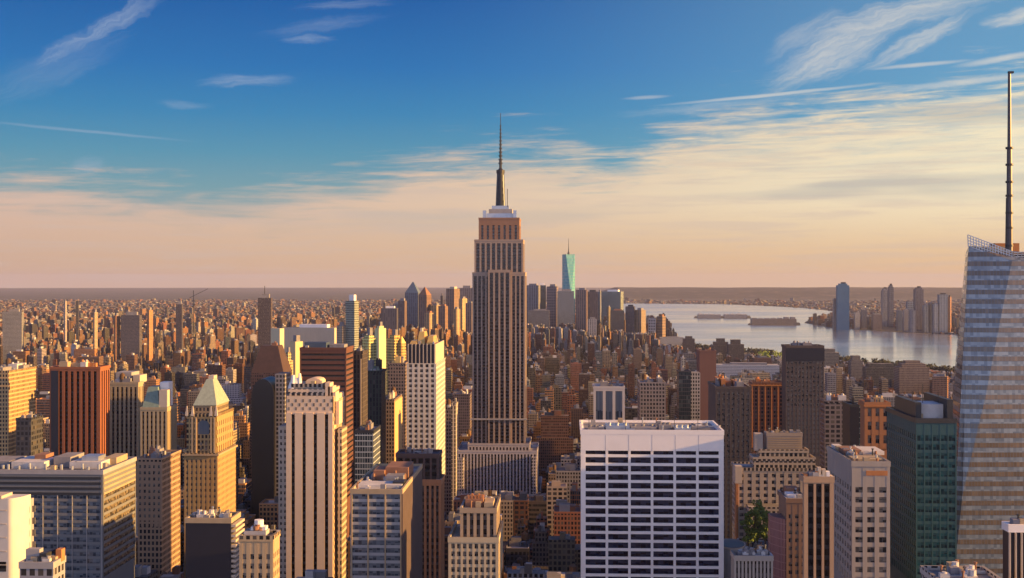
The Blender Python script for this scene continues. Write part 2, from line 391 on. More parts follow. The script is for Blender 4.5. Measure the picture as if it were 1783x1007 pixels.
def in_poly(x, y, P=WATER):
    r = False; j = len(P)-1
    for i in range(len(P)):
        if (P[i][1] > y) != (P[j][1] > y) and x < (P[j][0]-P[i][0])*(y-P[i][1])/(P[j][1]-P[i][1])+P[i][0]: r = not r
        j = i
    return r

def hill_ridge(name, px0, px1, dist, top_y, seed, amp=.25, deep=5000):
    rs = random.Random(seed); n = 60; bm = bmesh.new(); rows = []
    ph = [(rs.uniform(2, 14), rs.uniform(0, 6.3), rs.uniform(.2, 1)) for _ in range(6)]
    for k in range(7):
        row = []
        for i in range(n+1):
            px = px0 + (px1-px0)*i/n; t = (px-CX)/FPX; d = dist + deep*(k/6-.0)
            l = t*dist*(1 + .1*k/6); X, Y = l*CYW - d*SYW, l*SYW + d*CYW
            yy = top_y(px) if callable(top_y) else top_y
            h = CAMZ - (yy-EY)*(dist+deep*.5)/FPX
            w = sum(a*math.sin(f*px/300+p) for f, p, a in ph)/4
            e = min(1, i/4, (n-i)/4)
            row.append(bm.verts.new((X, Y, max(-2, h*(math.sin(math.pi*k/6)**.7)*(1+amp*.3*w)*e - 1))))
        rows.append(row)
    for k in range(6):
        for i in range(n): bm.faces.new((rows[k][i], rows[k][i+1], rows[k+1][i+1], rows[k+1][i]))
    me = bpy.data.meshes.new(name); bm.to_mesh(me); bm.free(); me.materials.append(MATS['hill'])
    o = bpy.data.objects.new(name, me); COL.objects.link(o); return structure(o)
def hill_material():
    m, t, bs = new_mat('hill'); ge = t.new('ShaderNodeNewGeometry')
    n = t.noise(ge.outputs['Position'], .004, 6, .7)
    t.l.new(t.ramp(n, [(.3, (.030,.032,.022)), (.55, (.060,.055,.04)), (.7, (.16,.13,.10))]), bs.inputs['Base Color']); bs.inputs['Roughness'].default_value = .95
hill_material()
hill_ridge('hills', 1030, 1850, 19000, 500.5, 4, .12)
hill_ridge('hills', 1380, 2500, 26000, 501.5, 9, .12)
hill_ridge('hills', -900, 700, 38000, 503, 12, .9, 6000)

# ------------------------------------------------------------------ building kit
ORG = {}
LM = []                 # footprints and picture extents of the hand-made buildings
MESHES = {}
RS = random.Random(7)
def empty(name, loc):
    o = bpy.data.objects.new(name, None); o.location = loc; o.empty_display_size = 5; COL.objects.link(o); ORG[o] = loc; return o
class Bld:
    def __init__(s, name, label, px, Y, ref=None, cat='building', ybot=1007, group=None):
        s.Y = Y; s.org = (XY(px, Y), Y, 0.0); s.root = empty(name, s.org)
        tag(s.root, label, cat, group); s.parts = {}; s.win = []; s.ref = ref; s.ybot = ybot; s.foot = []; s.ext = []
    def mb(s, part, mat):
        k = (part, mat if isinstance(mat, str) else tuple(mat))
        if k not in s.parts: s.parts[k] = MB()
        return s.parts[k]
    def own(s, part, mat, fn, parent=None, label=None):
        m = MB(); fn(m); o = m.build(part, mat, parent or s.root, s.org)
        if label: o['label'] = label
        return o
    def place(s, part, me, loc, rz=0.0):
        o = bpy.data.objects.new(part, me); o.location = tuple(a-b for a, b in zip(loc, s.org)); o.rotation_euler = (0, 0, rz)
        o.parent = s.root; COL.objects.link(o); return o
    def tier(s, xa, xb, yt, L, Y=None, zb=0.0, zt=None, mat='fine', tint=(.3,.26,.22), fac=None, parapet=True, part='wall', reg=True, trim=None):
        Y = Y or s.Y; X0, X1 = XY(xa, Y), XY(xb, Y); z1 = zt if zt is not None else ZZ(yt, (X0+X1)/2, Y)
        s.mb(part, mat).box(X0, X1, Y, Y+L, zb, z1, 0, tint, u0=RS.uniform(0, 40))
        b = (X0, X1, Y, Y+L, zb, z1)
        if reg: s.foot.append(b); s.ext.append((xa, xb, yt if yt is not None else proj((X0+X1)/2, Y, z1)[1]))
        if fac: s.facade(b, mat, tint, **fac)
        if parapet:
            p = MB(); o = (fac.get('depth', .5) + .2) if fac else .25
            a, c, e, f = X0-o, X1+o, Y-o, Y+L+o
            for q in ((a, c, e, e+.9), (a, c, f-.9, f), (a, a+.9, e+.9, f-.9), (c-.9, c, e+.9, f-.9)):
                p.box(*q, z1-1.0, z1+1.1, 0, tint, bottom=True)
            p.build('parapet', trim or mat, s.root, s.org)
        return b
    def fbox(s, m, b, face, u0, u1, n0, n1, z0, z1, tint):
        X0, X1, Y0, Y1 = b[:4]
        if face == 'front': m.box(X0+u0, X0+u1, Y0-n1, Y0-n0, z0, z1, 0, tint, bottom=True)
        elif face == 'right': m.box(X1+n0, X1+n1, Y0+u0, Y0+u1, z0, z1, 0, tint, bottom=True)
        else: m.box(X0-n1, X0-n0, Y1-u1, Y1-u0, z0, z1, 0, tint, bottom=True)
    def fpos(s, b, face, u, n, z):
        X0, X1, Y0, Y1 = b[:4]
        if face == 'front': return (X0+u, Y0-n, z), 0.0
        if face == 'right': return (X1+n, Y0+u, z), math.pi/2
        return (X0-n, Y1-u, z), -math.pi/2
    def faces(s, b):
        out = [('front', b[1]-b[0])]
        if proj(b[1], b[2], 0)[0] < 985: out.append(('right', b[3]-b[2]))
        if proj(b[0], b[2], 0)[0] > 985: out.append(('left', b[3]-b[2]))
        return out
    def facade(s, b, mat, tint, kind='grid', bay=4.0, floor=3.8, wx=.6, wz=.55, depth=.5, top=3.0, glass='dark_window', only=None, wallmat=None, low=None, margin=0.0, gsub=None, skipfront=False):
        wallmat = wallmat or (mat if mat in ('white_stone','navy_brown','teal_panel','navy_panel') else 'plain_wall')
        zlow = max(b[4], ZZ(s.ybot + 12, b[0], b[2])) if low is None else low
        ztop = b[5] - top
        W = s.mb('wall', wallmat)
        for face, L in s.faces(b):
            if only and face not in only: continue
            g = (gsub or {}).get(face, glass)
            if kind in ('grid', 'strips'):
                n = max(1, round((L-2*margin)/bay)); bw = (L-2*margin)/n; pw = bw*(1-wx)
                for i in range(n+1):
                    c = margin + i*bw; u0, u1 = c-pw/2, c+pw/2
                    if i == 0: u0 = -depth if face == 'front' else 0
                    if i == n: u1 = L + (depth if face == 'front' else 0)
                    if face == 'left' : u0, u1 = max(u0, 0), min(u1, L)
                    s.fbox(W, b, face, u0, u1, -.3, depth, zlow, ztop+.02 if kind == 'strips' else b[5]-.2, tint)
            else:
                n = 1; bw = L - 2*margin; pw = 0
                if margin:
                    s.fbox(W, b, face, -depth if face == 'front' else 0, margin, -.3, depth, zlow, b[5]-.2, tint)
                    s.fbox(W, b, face, L-margin, L+(depth if face == 'front' else 0), -.3, depth, zlow, b[5]-.2, tint)
            if top > .5: s.fbox(W, b, face, -depth+.03 if face == 'front' else 0, L+depth-.03 if face == 'front' else L, -.25, depth-.05 if kind != 'bands' else depth-.06, ztop, b[5]-.25, tint)
            if kind == 'strips':
                for i in range(n):
                    c = margin + (i+.5)*bw
                    s.win.append(('window_strip', bw-pw+.1, ztop-zlow, g, face, b, c, (ztop+zlow)/2))
                continue
            k = 0
            while ztop - (k+1)*floor > zlow:
                zt = ztop - k*floor; h = floor*wz
                s.fbox(W, b, face, (-depth+.03 if face == 'front' else 0) if not margin or kind == 'grid' else margin-.1, (L+depth-.03 if face == 'front' else L) if not margin or kind == 'grid' else L-margin+.1, -.2, depth-.07, zt-floor, zt-h, tint)
                for i in range(n):
                    s.win.append(('window' if kind == 'grid' else 'window_band', bw-pw+.1, h+.1, g, face, b, margin+(i+.5)*bw, zt-h/2))
                k += 1
    def gear(s, b, n):
        X0, X1, Y0, Y1, _, z = b; L = min(Y1-Y0, 40)
        for i in range(n):
            x, y = RS.uniform(X0+1.6, X1-1.6), Y0 + RS.uniform(1.8, max(2, L-1.8)); q = i % 4; hh = RS.uniform(.8, 2.2) + i*.011; w = RS.uniform(.5, 1.3)
            if q == 0: s.own('roof_unit', RS.choice(('steel','roof_grey','roof_pale')), lambda m: (m.box(x-w, x+w, y-w*.7, y+w*.7, z-.04, z+hh), m.cyl(x, y, w*.5, z+hh, z+hh+.35, n=10)))
            elif q == 1: s.own('vent_pipe', RS.choice(('steel','dark_metal','roof_rust')), lambda m: (m.cyl(x, y, .28, z-.04, z+hh+1.2, n=8), m.cyl(x, y, .5, z+hh+1.2, z+hh+1.6, n=8)))
            elif q == 2: s.own('duct', 'steel', lambda m: m.bar((x, y, z+.5+i*.01), (min(X1-1.2, x+RS.uniform(2, 6)), y+RS.uniform(-.5,.5), z+.5+i*.01), .7))
            else: s.own('stair_hut', RS.choice(('roof_grey','tan_stone','grey_stone')), lambda m: m.box(x-1.1, x+1.1, y-1.3, y+1.3, z-.04, z+2.3+i*.013))
    def clutter(s, b, n, cols=('roof_grey','roof_pale','steel','roof_rust'), hmax=5, inset=2, tank=0):
        X0, X1, Y0, Y1, _, z = b
        for i in range(n):
            w, d, h = RS.uniform(.08, .35)*(X1-X0), RS.uniform(.1, .4)*(Y1-Y0), RS.uniform(1.5, hmax)
            x = RS.uniform(X0+inset+w/2, max(X0+inset+w/2+.1, X1-inset-w/2)); y = RS.uniform(Y0+inset+d/2, max(Y0+inset+d/2+.1, Y1-inset-d/2))
            m = RS.choice(cols)
            def f(mb, x=x, y=y, w=w, d=d, h=h, i=i):
                mb.box(x-w/2, x+w/2, y-d/2, y+d/2, z-.05, z+h+i*.013)
                for q in range(2): mb.cyl(x+RS.uniform(-.3,.3)*w, y+RS.uniform(-.3,.3)*d, RS.uniform(.4,1.1), z+h, z+h+RS.uniform(.8,2), n=8)
            s.own('roof_box', m, f)
        for i in range(tank):
            x, y = RS.uniform(X0+4, X1-4), RS.uniform(Y0+4, Y1-4); s.tank(x, y, z)
    def tank(s, x, y, z, r=2.2):
        def f(mb):
            for a, c in ((-1,-1),(1,-1),(1,1),(-1,1)): mb.box(x+a*1.3-.12, x+a*1.3+.12, y+c*1.3-.12, y+c*1.3+.12, z-.05, z+3.2)
            mb.cyl(x, y, r, z+3.2, z+7.2, n=12); mb.cyl(x, y, r+.2, z+7.2, z+9, n=12, r1=.1)
        s.own('water_tank', 'wood_tank', f)
    def finish(s):
        if s.foot and s.Y < 1150 and s.org[1] > 300:
            b = max(s.foot, key=lambda q: q[5])
            if b[1]-b[0] > 7: s.gear(b, 14 if s.Y < 800 else 6)
        order = []
        for w in s.win:
            pos, rz = s.fpos(w[5], w[4], w[6], .07, w[7]); px, py, d = proj(*pos)
            vis = -20 < px < 1803 and py - w[2]*FPX/d/2 < min(1010, s.ybot + 4)
            order.append(((1 if vis else 0, w[1]*w[2]*(1 if w[4] == 'front' else .15)/d/d - py*1e-9), w, pos, rz))
        order.sort(key=lambda q: (-q[0][0], -q[0][1]))
        for i, (key, w, pos, rz) in enumerate(order):
            if i < 100 and key[0]:
                k = (w[0], round(w[1], 2), round(w[2], 2), w[3])
                if k not in MESHES:
                    m = MB(); m.box(-w[1]/2, w[1]/2, -.06, .06, -w[2]/2, w[2]/2, bottom=True); MESHES[k] = m.mesh(w[0], w[3])
                s.place(w[0], MESHES[k], pos, rz)
            else:
                s.fbox(s.mb(w[0], w[3]), w[5], w[4], w[6]-w[1]/2, w[6]+w[1]/2, .01, .13, w[7]-w[2]/2, w[7]+w[2]/2, (.1,.1,.1))
        for (part, mat), m in s.parts.items():
            if not m.f: continue
            o = m.build(part, mat, s.root, s.org)
            if part.startswith('window'): o['kind'] = 'stuff'
        if s.ext:
            LM.append(dict(xa=min(e[0] for e in s.ext), xb=max(e[1] for e in s.ext), yt=min(e[2] for e in s.ext), yb=s.ybot, Y=s.Y, ref=s.ref, foot=s.foot, ext=s.ext))
simple('mast_metal', (.09,.11,.14), .45, .4)
# ------------------------------------------------------------------ the tall spired skyscraper in the middle
def spired_skyscraper():
    Y = 1356
    B = Bld('spired_skyscraper', 'tallest tower in the middle, grey brown with dark window strips, stepped crown and antenna mast', 869, Y, 'the tallest spired tower', 'skyscraper', 872)
    T = (.36,.275,.22); mat = 'plain_wall'
    st = dict(kind='strips', bay=4.5, wx=.66, depth=.9, glass='strip_window')
    B.tier(793, 940, 862, 120, 1330, mat='fine', tint=(.40,.38,.37), trim='roof_pale')
    st2 = dict(st, bay=3.5, wx=.52, low=28)
    B.tier(797, 934, 786, 70, 1338, tint=(.50,.46,.47), mat=mat, fac=st2)
    for xa, xb, yt in ((797,806,800),(926,934,798)): B.tier(xa, xb, yt, 8, 1330.5, tint=(.50,.46,.47), mat='fine', reg=False)
    B.tier(816, 921, 774, 60, 1346, tint=(.46,.41,.39), mat=mat, fac=dict(st2))
    B.tier(824, 913, 476, 52, tint=T, mat=mat, fac=dict(st, low=70))
    B.tier(827.5, 909.5, 419, 46, Y+2, zb=260, tint=T, mat=mat, fac=dict(st, bay=5.4, low=262))
    B.tier(835, 903, 381, 42, Y+4, zb=298, tint=(.30,.17,.11), mat=mat, fac=dict(st, bay=6.2, wx=.40, low=299, top=7))
    # central bay standing proud, and two slim corner bays
    B.tier(851, 888, 470, 3.2, Y-2.2, zb=0, tint=T, mat=mat, fac=dict(st, bay=5.6, low=70, depth=.7, only=('front',)), reg=False, parapet=False)
    for z in (112,):
        B.own('ledge', 'grey_stone', lambda m, z=z: m.box(XY(821,Y)-1, XY(916,Y)+1, Y-4.2, Y-1.0, z-.8, z+.8, bottom=True))
    # stepped pale crown
    def bx(part, matn, xa, xb, ya, yb, y0, L):
        z0, z1 = ZZ(yb, XY(870,Y), Y), ZZ(ya, XY(870,Y), Y)
        B.own(part, matn, lambda m: m.box(XY(xa,Y), XY(xb,Y), Y+y0, Y+y0+L, z0, z1, bottom=True))
    bx('crown', 'steel', 845, 896, 371, 382, 9, 30)
    bx('crown', 'grey_stone', 850, 891, 363, 371.2, 12, 25)
    bx('crown', 'steel', 855, 885, 357, 363.2, 14, 20)
    for xx in (843, 896): bx('corner_block', 'steel', xx-3, xx+3, 366, 382, 7, 4)
    cx, cy = XY(869.5, Y), Y+24
    z0, z1 = ZZ(358, cx, Y), ZZ(289, cx, Y)
    def mast(m):
        m.cyl(cx, cy, 5.4, z0, z1-6, n=16, r1=4.0); m.cyl(cx, cy, 4.6, z1-6, z1-2.5, n=16); m.cyl(cx, cy, 3.2, z1-2.5, z1, n=16, r1=1.2)
    B.own('mooring_mast', 'dark_metal', mast)
    for a in range(4):
        an = math.pi/4 + a*math.pi/2
        def fin(m, an=an):
            for k in range(5):
                r = 6.2 - k*.42; za = z0 + (z1-8-z0)*k/5; zb = z0 + (z1-8-z0)*(k+1)/5
                m.rbox(cx+math.cos(an)*r*.62, cy+math.sin(an)*r*.62, r*.75, 1.3, an, za-.02*k, zb)
        B.own('mast_fin', 'mast_metal', fin)
    za = z1
    ant = []
    def antenna(m):
        z = z1-.2
        for k, (r, h) in enumerate(((1.5,8),(1.15,10),(.95,9),(.75,10),(.55,10),(.32,13))):
            m.cyl(cx, cy, r, z, z+h, n=8); z += h
    an = B.own('antenna', 'dark_metal', antenna)
    z = z1
    for k in range(11):
        z += 4.1
        B.own('antenna_ring', 'dark_metal', lambda m, z=z, k=k: (m.cyl(cx, cy, 2.3-.14*k, z, z+.8, n=8), m.box(cx-2.6+.16*k, cx+2.6-.16*k, cy-.2, cy+.2, z+1, z+1.5)), an)
    zz = ZZ(360, cx, Y)
    B.own('flag_pole', 'dark_metal', lambda m: m.cyl(XY(882.5,Y), Y+12, .35, zz, zz+20, n=6))
    B.finish()
spired_skyscraper()

# ------------------------------------------------------------------ white grid slab in front of it
def white_slab():
    Y = 580
    B = Bld('white_office_tower', 'broad white stone office slab with six columns of wide dark blue windows', 1135, Y, 'the broad white slab')
    b = B.tier(1014, 1257, 753, 40, mat='white_stone', fac=dict(kind='grid', bay=11.2, floor=3.9, wx=.885, wz=.67, depth=.75, top=7.5, glass='navy_window', margin=.9, only=('front',)), trim='white_stone')
    s = .2637
    B.own('top_band', 'white_stone', lambda m: m.box(b[0]-.75, b[1]+.75, Y-.86, Y-.4, b[5]-8.4, b[5]-.9, bottom=True))
    for i in range(1, 6):
        x = b[0] + (b[1]-b[0])*i/6
        B.own('joint', 'grey_stone', lambda m, x=x: m.box(x-.06, x+.06, Y-.89, Y-.8, b[5]-9.4, b[5]-1.2, bottom=True))
    B.own('roof', 'roof_grey', lambda m: m.box(b[0]+1, b[1]-1, Y+1, Y+39, b[5]-.5, b[5]+.06))
    # roof plant behind the parapet
    for xa, xb, h, mt, y0, L in ((1024,1052,1.27,'roof_grey',6,8),(1056,1098,1.8,'steel',8,14),(1100,1145,1.35,'roof_grey',7,12),(1150,1172,2.1,'roof_grey',10,9),(1176,1205,1.27,'steel',6,12),(1208,1240,1.65,'roof_grey',10,12)):
        def f(m, xa=xa, xb=xb, h=h, y0=y0, L=L):
            X0, X1 = XY(xa,Y), XY(xb,Y); m.box(X0, X1, Y+y0, Y+y0+L, b[5]-.05, b[5]+h)
            for k in range(3): m.cyl(X0+(X1-X0)*(k+.5)/3, Y+y0+L/2, .9, b[5]+h, b[5]+h+.9, n=10)
        B.own('roof_box', mt, f)
    for x in (1026, 1090, 1176, 1217): B.own('roof_mast', 'dark_metal', lambda m, x=x: m.cyl(XY(x,Y), Y+5, .12, b[5], b[5]+RS.uniform(5,10), n=6))
    def boom(m):
        X = XY(1222, Y); m.bar((X, Y+14, b[5]+1), (X+9, Y+6, b[5]+2.4), .5); m.box(X-1.5, X+1.5, Y+13, Y+16, b[5], b[5]+2.2)
    B.own('window_washing_rig', 'roof_pale', boom)
    B.finish()
white_slab()

# ------------------------------------------------------------------ faceted glass tower with the spire at the right edge
def faceted_tower():
    Y = 640
    B = Bld('faceted_glass_tower', 'tall faceted steel and glass tower at the right edge with slanted top and tall spire', 1775, Y, 'the faceted glass tower', 'skyscraper')
    def P(px, py, dy): X = XY(px, Y+dy); return (X, Y+dy, ZZ(py, X, Y+dy))
    pts = [P(1687,428,7), P(1762,454,3.5), P(1905,454,6), P(1682,440,60), P(1905,460,60),
           P(1750,560,1.5), P(1716,690,-2.2), P(1676,860,-5.2), P(1652,1090,-8.5), P(1905,1110,-5), P(1618,1110,66), P(1920,1110,64), P(1676,640,5)]
    X, _, z = P(1662, 1120, 0)
    low = [(p[0], p[1], 60.0) for p in pts[8:12]]
    bm = bmesh.new()
    for p in pts + low: bm.verts.new(p)
    r = bmesh.ops.convex_hull(bm, input=bm.verts)
    bmesh.ops.delete(bm, geom=[v for v in bm.verts if not v.link_faces], context='VERTS')
    def hull_to_mb(bm, m, grow=0.0):
        cxx, cyy = XY(1780, Y), Y+30
        for f in bm.faces:
            q = [v.co for v in f.verts]; n = f.normal
            q = [(v.x+n.x*grow, v.y+n.y*grow, v.z) for v in q]
            m.poly(q, [((v[0] if abs(n.y) > .5 else v[1]), v[2]) for v in q], 0, (.30,.34,.42))
    B.own('steel_skin', 'steel_skin', lambda m: hull_to_mb(bm, m))
    ztop = P(1687,432,5)[2]; z = ztop - 2; n = 0
    while z > ZZ(1020, XY(1720,Y), Y):
        b2 = bm.copy(); h = 2.35
        for co, no in (((0,0,z), (0,0,1)), ((0,0,z-h), (0,0,-1))):
            bmesh.ops.bisect_plane(b2, geom=b2.verts[:]+b2.edges[:]+b2.faces[:], plane_co=co, plane_no=no, clear_outer=True)
        bmesh.ops.delete(b2, geom=[f for f in b2.faces if abs(f.normal.z) > .9 or f.normal.y > .5], context='FACES')
        B.own('window_band', 'tower_glass', lambda m: hull_to_mb(b2, m, .15)); b2.free(); z -= 4.75; n += 1
    bm.free()
    # open lattice screen that carries the sloping top edge
    q0, q1 = P(1686,429,6.6), P(1762,455,4.8); t0, t1 = P(1685,409,6.6), P(1762,438,4.8)
    def lattice(m, a0, a1, c0, c1, nu, nv, w=.4):
        a0, a1, c0, c1 = map(Vector, (a0, a1, c0, c1))
        for i in range(nu+1):
            t = i/nu; m.bar(a0.lerp(a1, t), c0.lerp(c1, t), w)
        for k in range(nv+1):
            t = k/nv; m.bar(a0.lerp(c0, t), a1.lerp(c1, t), w*.9)
    B.own('roof_screen', 'steel', lambda m: lattice(m, q0, q1, t0, t1, 16, 4))
    g0, g1 = P(1765,455,5.0), P(1905,455,5.6); h0, h1 = P(1765,440,4.6), P(1905,432,4.6)
    B.own('roof_screen', 'steel', lambda m: lattice(m, g0, g1, h0, h1, 20, 4))
    # the plant floors behind the screens catch the low sun
    B.own('roof_box', 'tan_stone', lambda m: m.box(XY(1706,Y+14), XY(1758,Y+14), Y+14, Y+24, ztop-9, ztop+1, bottom=True))
    B.own('roof_box', 'orange_brick', lambda m: m.box(XY(1733,Y+26), XY(1775,Y+26), Y+26, Y+36, ztop-9, ztop+3, bottom=True))
    sx, sy = XY(1757.5, Y+10), Y+10
    def Z(py): return ZZ(py, sx, sy)
    def spire(m):
        m.cyl(sx, sy, 1.75, Z(472), Z(395), n=10, r1=1.6); m.cyl(sx, sy, 1.55, Z(395), Z(258), n=10, r1=1.25); m.cyl(sx, sy, 1.0, Z(258), Z(128), n=10, r1=.75)
    o = B.own('spire', 'spire_metal', spire)
    for py in (258, 287, 317, 341, 371, 397, 428):
        B.own('collar', 'dark_metal', lambda m, py=py: m.cyl(sx, sy, 1.95, Z(py)-.5, Z(py)+.5, n=10), o)
    B.own('spire_tip', 'dark_metal', lambda m: m.box(sx-.6, sx+2.0, sy-.8, sy+.8, Z(128), Z(128)+1.0, bottom=True), o)
    B.own('ladder', 'dark_metal', lambda m: m.bar((sx-2.3, sy-1, Z(440)), (sx-1.9, sy-1, Z(345)), .3), o)
    LMX = [XY(1640,Y), XY(1920,Y), Y-14, Y+66, 0, 280]
    LM.append(dict(xa=1660, xb=1783, yt=408, yb=1007, Y=Y-14, ref=B.ref, foot=[tuple(LMX)], ext=[(1672,1783,430)]))
    B.parts = {}; B.finish()
def tower_mats():
    m, t, bs = new_mat('steel_skin')
    ge = t.new('ShaderNodeNewGeometry'); uv = t.new('ShaderNodeUVMap'); uv.uv_map = 'UVMap'
    sp = t.new('ShaderNodeSeparateXYZ'); t.l.new(uv.outputs[0], sp.inputs[0])
    wn = t.new('ShaderNodeTexWhiteNoise', noise_dimensions='2D')
    t.l.new(t.xyz(t.m('FLOOR', t.m('DIVIDE', sp.outputs[0], 1.5)), t.m('FLOOR', t.m('DIVIDE', sp.outputs[1], 4.75))), wn.inputs['Vector'])
    t.l.new(t.mix(wn.outputs['Value'], (.12,.15,.19), (.26,.30,.34)), bs.inputs['Base Color'])
    bs.inputs['Metallic'].default_value = .35; bs.inputs['Roughness'].default_value = .28
    glass('tower_glass', (.015,.018,.028), (.17,.13,.10), 1.5, fw=.14, frame=(.10,.11,.14), rough=.1, pw=1.8)
    simple('spire_metal', (.07,.065,.075), .4, .5)
tower_mats(); faceted_tower()

# ------------------------------------------------------------------ dark teal office tower beside it
def teal_tower():
    Y = 560
    B = Bld('teal_office_tower', 'dark teal glass office block with a chamfered dark top and white roof box', 1629, Y, 'the dark teal block')
    b = B.tier(1596, 1664, 733, 50, mat='teal_panel', fac=dict(kind='grid', bay=3.4, floor=3.9, wx=.86, wz=.66, depth=.35, top=6.2, glass='teal_window'), trim='dark_metal')
    B.own('roof_box', 'roof_pale', lambda m: m.box(XY(1612,Y), XY(1652,Y), Y+8, Y+24, b[5]-.05, b[5]+6.5))
    B.own('roof_box', 'dark_metal', lambda m: m.box(XY(1600,Y), XY(1610,Y), Y+5, Y+40, b[5]-.05, b[5]+7.5))
    B.own('roof_box', 'dark_metal', lambda m: m.box(XY(1653,Y), XY(1663,Y), Y+3, Y+40, b[5]-.05, b[5]+9))
    for k in range(5):
        B.own('roof_fan', 'steel', lambda m, k=k: m.cyl(XY(1618,Y)+k*2.2, Y+30, .9, b[5], b[5]+3.4, n=12))
    for x, h in ((1604, 6), (1622, 9), (1650, 5)): B.own('roof_mast', 'dark_metal', lambda m, x=x, h=h: m.cyl(XY(x,Y), Y+14, .15, b[5]+6, b[5]+6+h, n=6))
    B.finish()
teal_tower()
# ------------------------------------------------------------------ near buildings, left half
def left_band_office():
    Y = 600
    B = Bld('banded_office_block', 'wide grey glass office block, bottom left, horizontal window bands and sunlit end wall', 90, Y, 'the wide banded glass block')
    b = B.tier(-70, 178, 822, 46, mat='plain_wall', tint=(.175,.18,.185), fac=dict(kind='bands', floor=3.45, wz=.62, depth=.55, top=10.6, glass='blue_window', margin=.8, gsub={'right': 'sunlit_window'}), trim='grey_stone')
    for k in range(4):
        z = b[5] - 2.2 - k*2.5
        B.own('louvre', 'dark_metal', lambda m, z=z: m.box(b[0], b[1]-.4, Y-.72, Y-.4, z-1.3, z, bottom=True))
        B.own('louvre', 'tan_stone', lambda m, z=z: m.box(b[1]+.4, b[1]+.75, Y+.6, Y+45, z-1.2, z-.2, bottom=True))  # tan paints in the sunlight on this side; front louvres are dark
    for i in range(9):
        x = b[1] - (i+.0)*7.2
        B.own('mullion', 'grey_stone', lambda m, x=x: m.box(x-.28, x+.02, Y-.66, Y-.3, 60, b[5]-10.6, bottom=True))
    for xa, xb, y0, L, h, mt in ((-50,-6,14,20,3,'roof_grey'),(4,62,10,22,3.4,'roof_pale'),(70,100,16,18,5,'roof_grey'),(104,160,12,22,3.2,'roof_pale'),(120,150,16,10,5.4,'steel'),(30,50,20,10,5.5,'roof_rust'),(150,172,24,16,3.8,'tan_stone')):
        B.own('roof_box', mt, lambda m, a=xa, c=xb, y0=y0, L=L, h=h: m.box(XY(a,Y), XY(c,Y), Y+y0, Y+y0+L, b[5]-.05, b[5]+h))
    for k in range(14):
        B.own('roof_vent', 'steel', lambda m, k=k: m.cyl(b[0]+8+k*4.4, Y+6+(k % 3)*2, .7, b[5], b[5]+1.8+(k % 2), n=8))
    B.finish()
left_band_office()

def rounded_white():
    Y = 420
    B = Bld('rounded_white_tower', 'pale rounded corner tower in the bottom left corner with an arched opening', 10, Y, 'the rounded pale corner')
    x0, x1 = XY(-30,Y), XY(34,Y); z = ZZ(868, x0, Y)
    def f(m):
        pts = [(x0, Y+9)] + [(x1-4+4*math.sin(a*math.pi/24), Y+9-9*math.cos(a*math.pi/24)) for a in range(13)] + [(x1, Y+9)]
        pts = [(x0, Y)] + pts[1:] + [(x0, Y+9)]
        m.prism(pts, 40, z)
    B.own('wall', 'cream_wall', f)
    B.own('cornice', 'pale_stone', lambda m: m.box(x0, x1-6, Y-.5, Y+8, z-.05, z+.9))
    B.own('arch_opening', 'dark_strip', lambda m: m.prism([(x1-7.2, Y-.12), (x1-4.6, Y-.12), (x1-4.6, Y+.3), (x1-7.2, Y+.3)], ZZ(995,x0,Y), ZZ(978,x0,Y)))
    def g(m):
        X0, X1 = XY(34,Y+8), XY(46,Y+8); m.box(X0+.1, X1, Y+8, Y+14, 40, ZZ(872,X1,Y+8))
    B.own('side_wing', 'grey_stone', g)
    for k in range(7):
        B.own('string_course', 'pale_stone', lambda m, k=k: m.box(x0, x1-4.5, Y-.16, Y+.1, z-4.2-k*4.6, z-3.9-k*4.6, bottom=True))
    for k in range(6):
        B.own('window', 'dark_window', lambda m, k=k: m.box(x1+.9, x1+2.0, Y+7.9, Y+8.2, z-6-k*4.1, z-3.8-k*4.1, bottom=True))
    LM.append(dict(xa=-30, xb=48, yt=868, yb=1007, Y=Y, ref=B.ref, foot=[(x0, x1+4, Y, Y+28, 0, z)], ext=[(-30,46,868)]))
    B.finish()
    Y = 400
    B = Bld('rooftop_plant', 'low grey flat roof with ducts and a lit chimney, foot of the wide banded block', 70, Y, 'the low plant roof')
    b = B.tier(34, 92, 985, 10, mat='punched', tint=(.30,.30,.33), trim='grey_stone')
    for xa, xb, yt, y0, mt in ((38,62,960,6,'grey_stone'),(64,76,966,4,'dark_metal'),(42,54,978,3,'steel'),(80,88,975,8,'tan_stone'),(84,94,964,12,'orange_brick')):
        B.own('roof_box', mt, lambda m, a=xa, c=xb, yt=yt, y0=y0: m.box(XY(a,Y), XY(c,Y), Y+y0*.5, Y+y0*.5+3, b[5]-.05, ZZ(yt, XY(a,Y), Y)))
    B.own('duct', 'dark_metal', lambda m: (m.bar((XY(66,Y), Y+2, b[5]+2), (XY(78,Y), Y+9, b[5]+3.2), 1.2)))
    B.finish()
rounded_white()

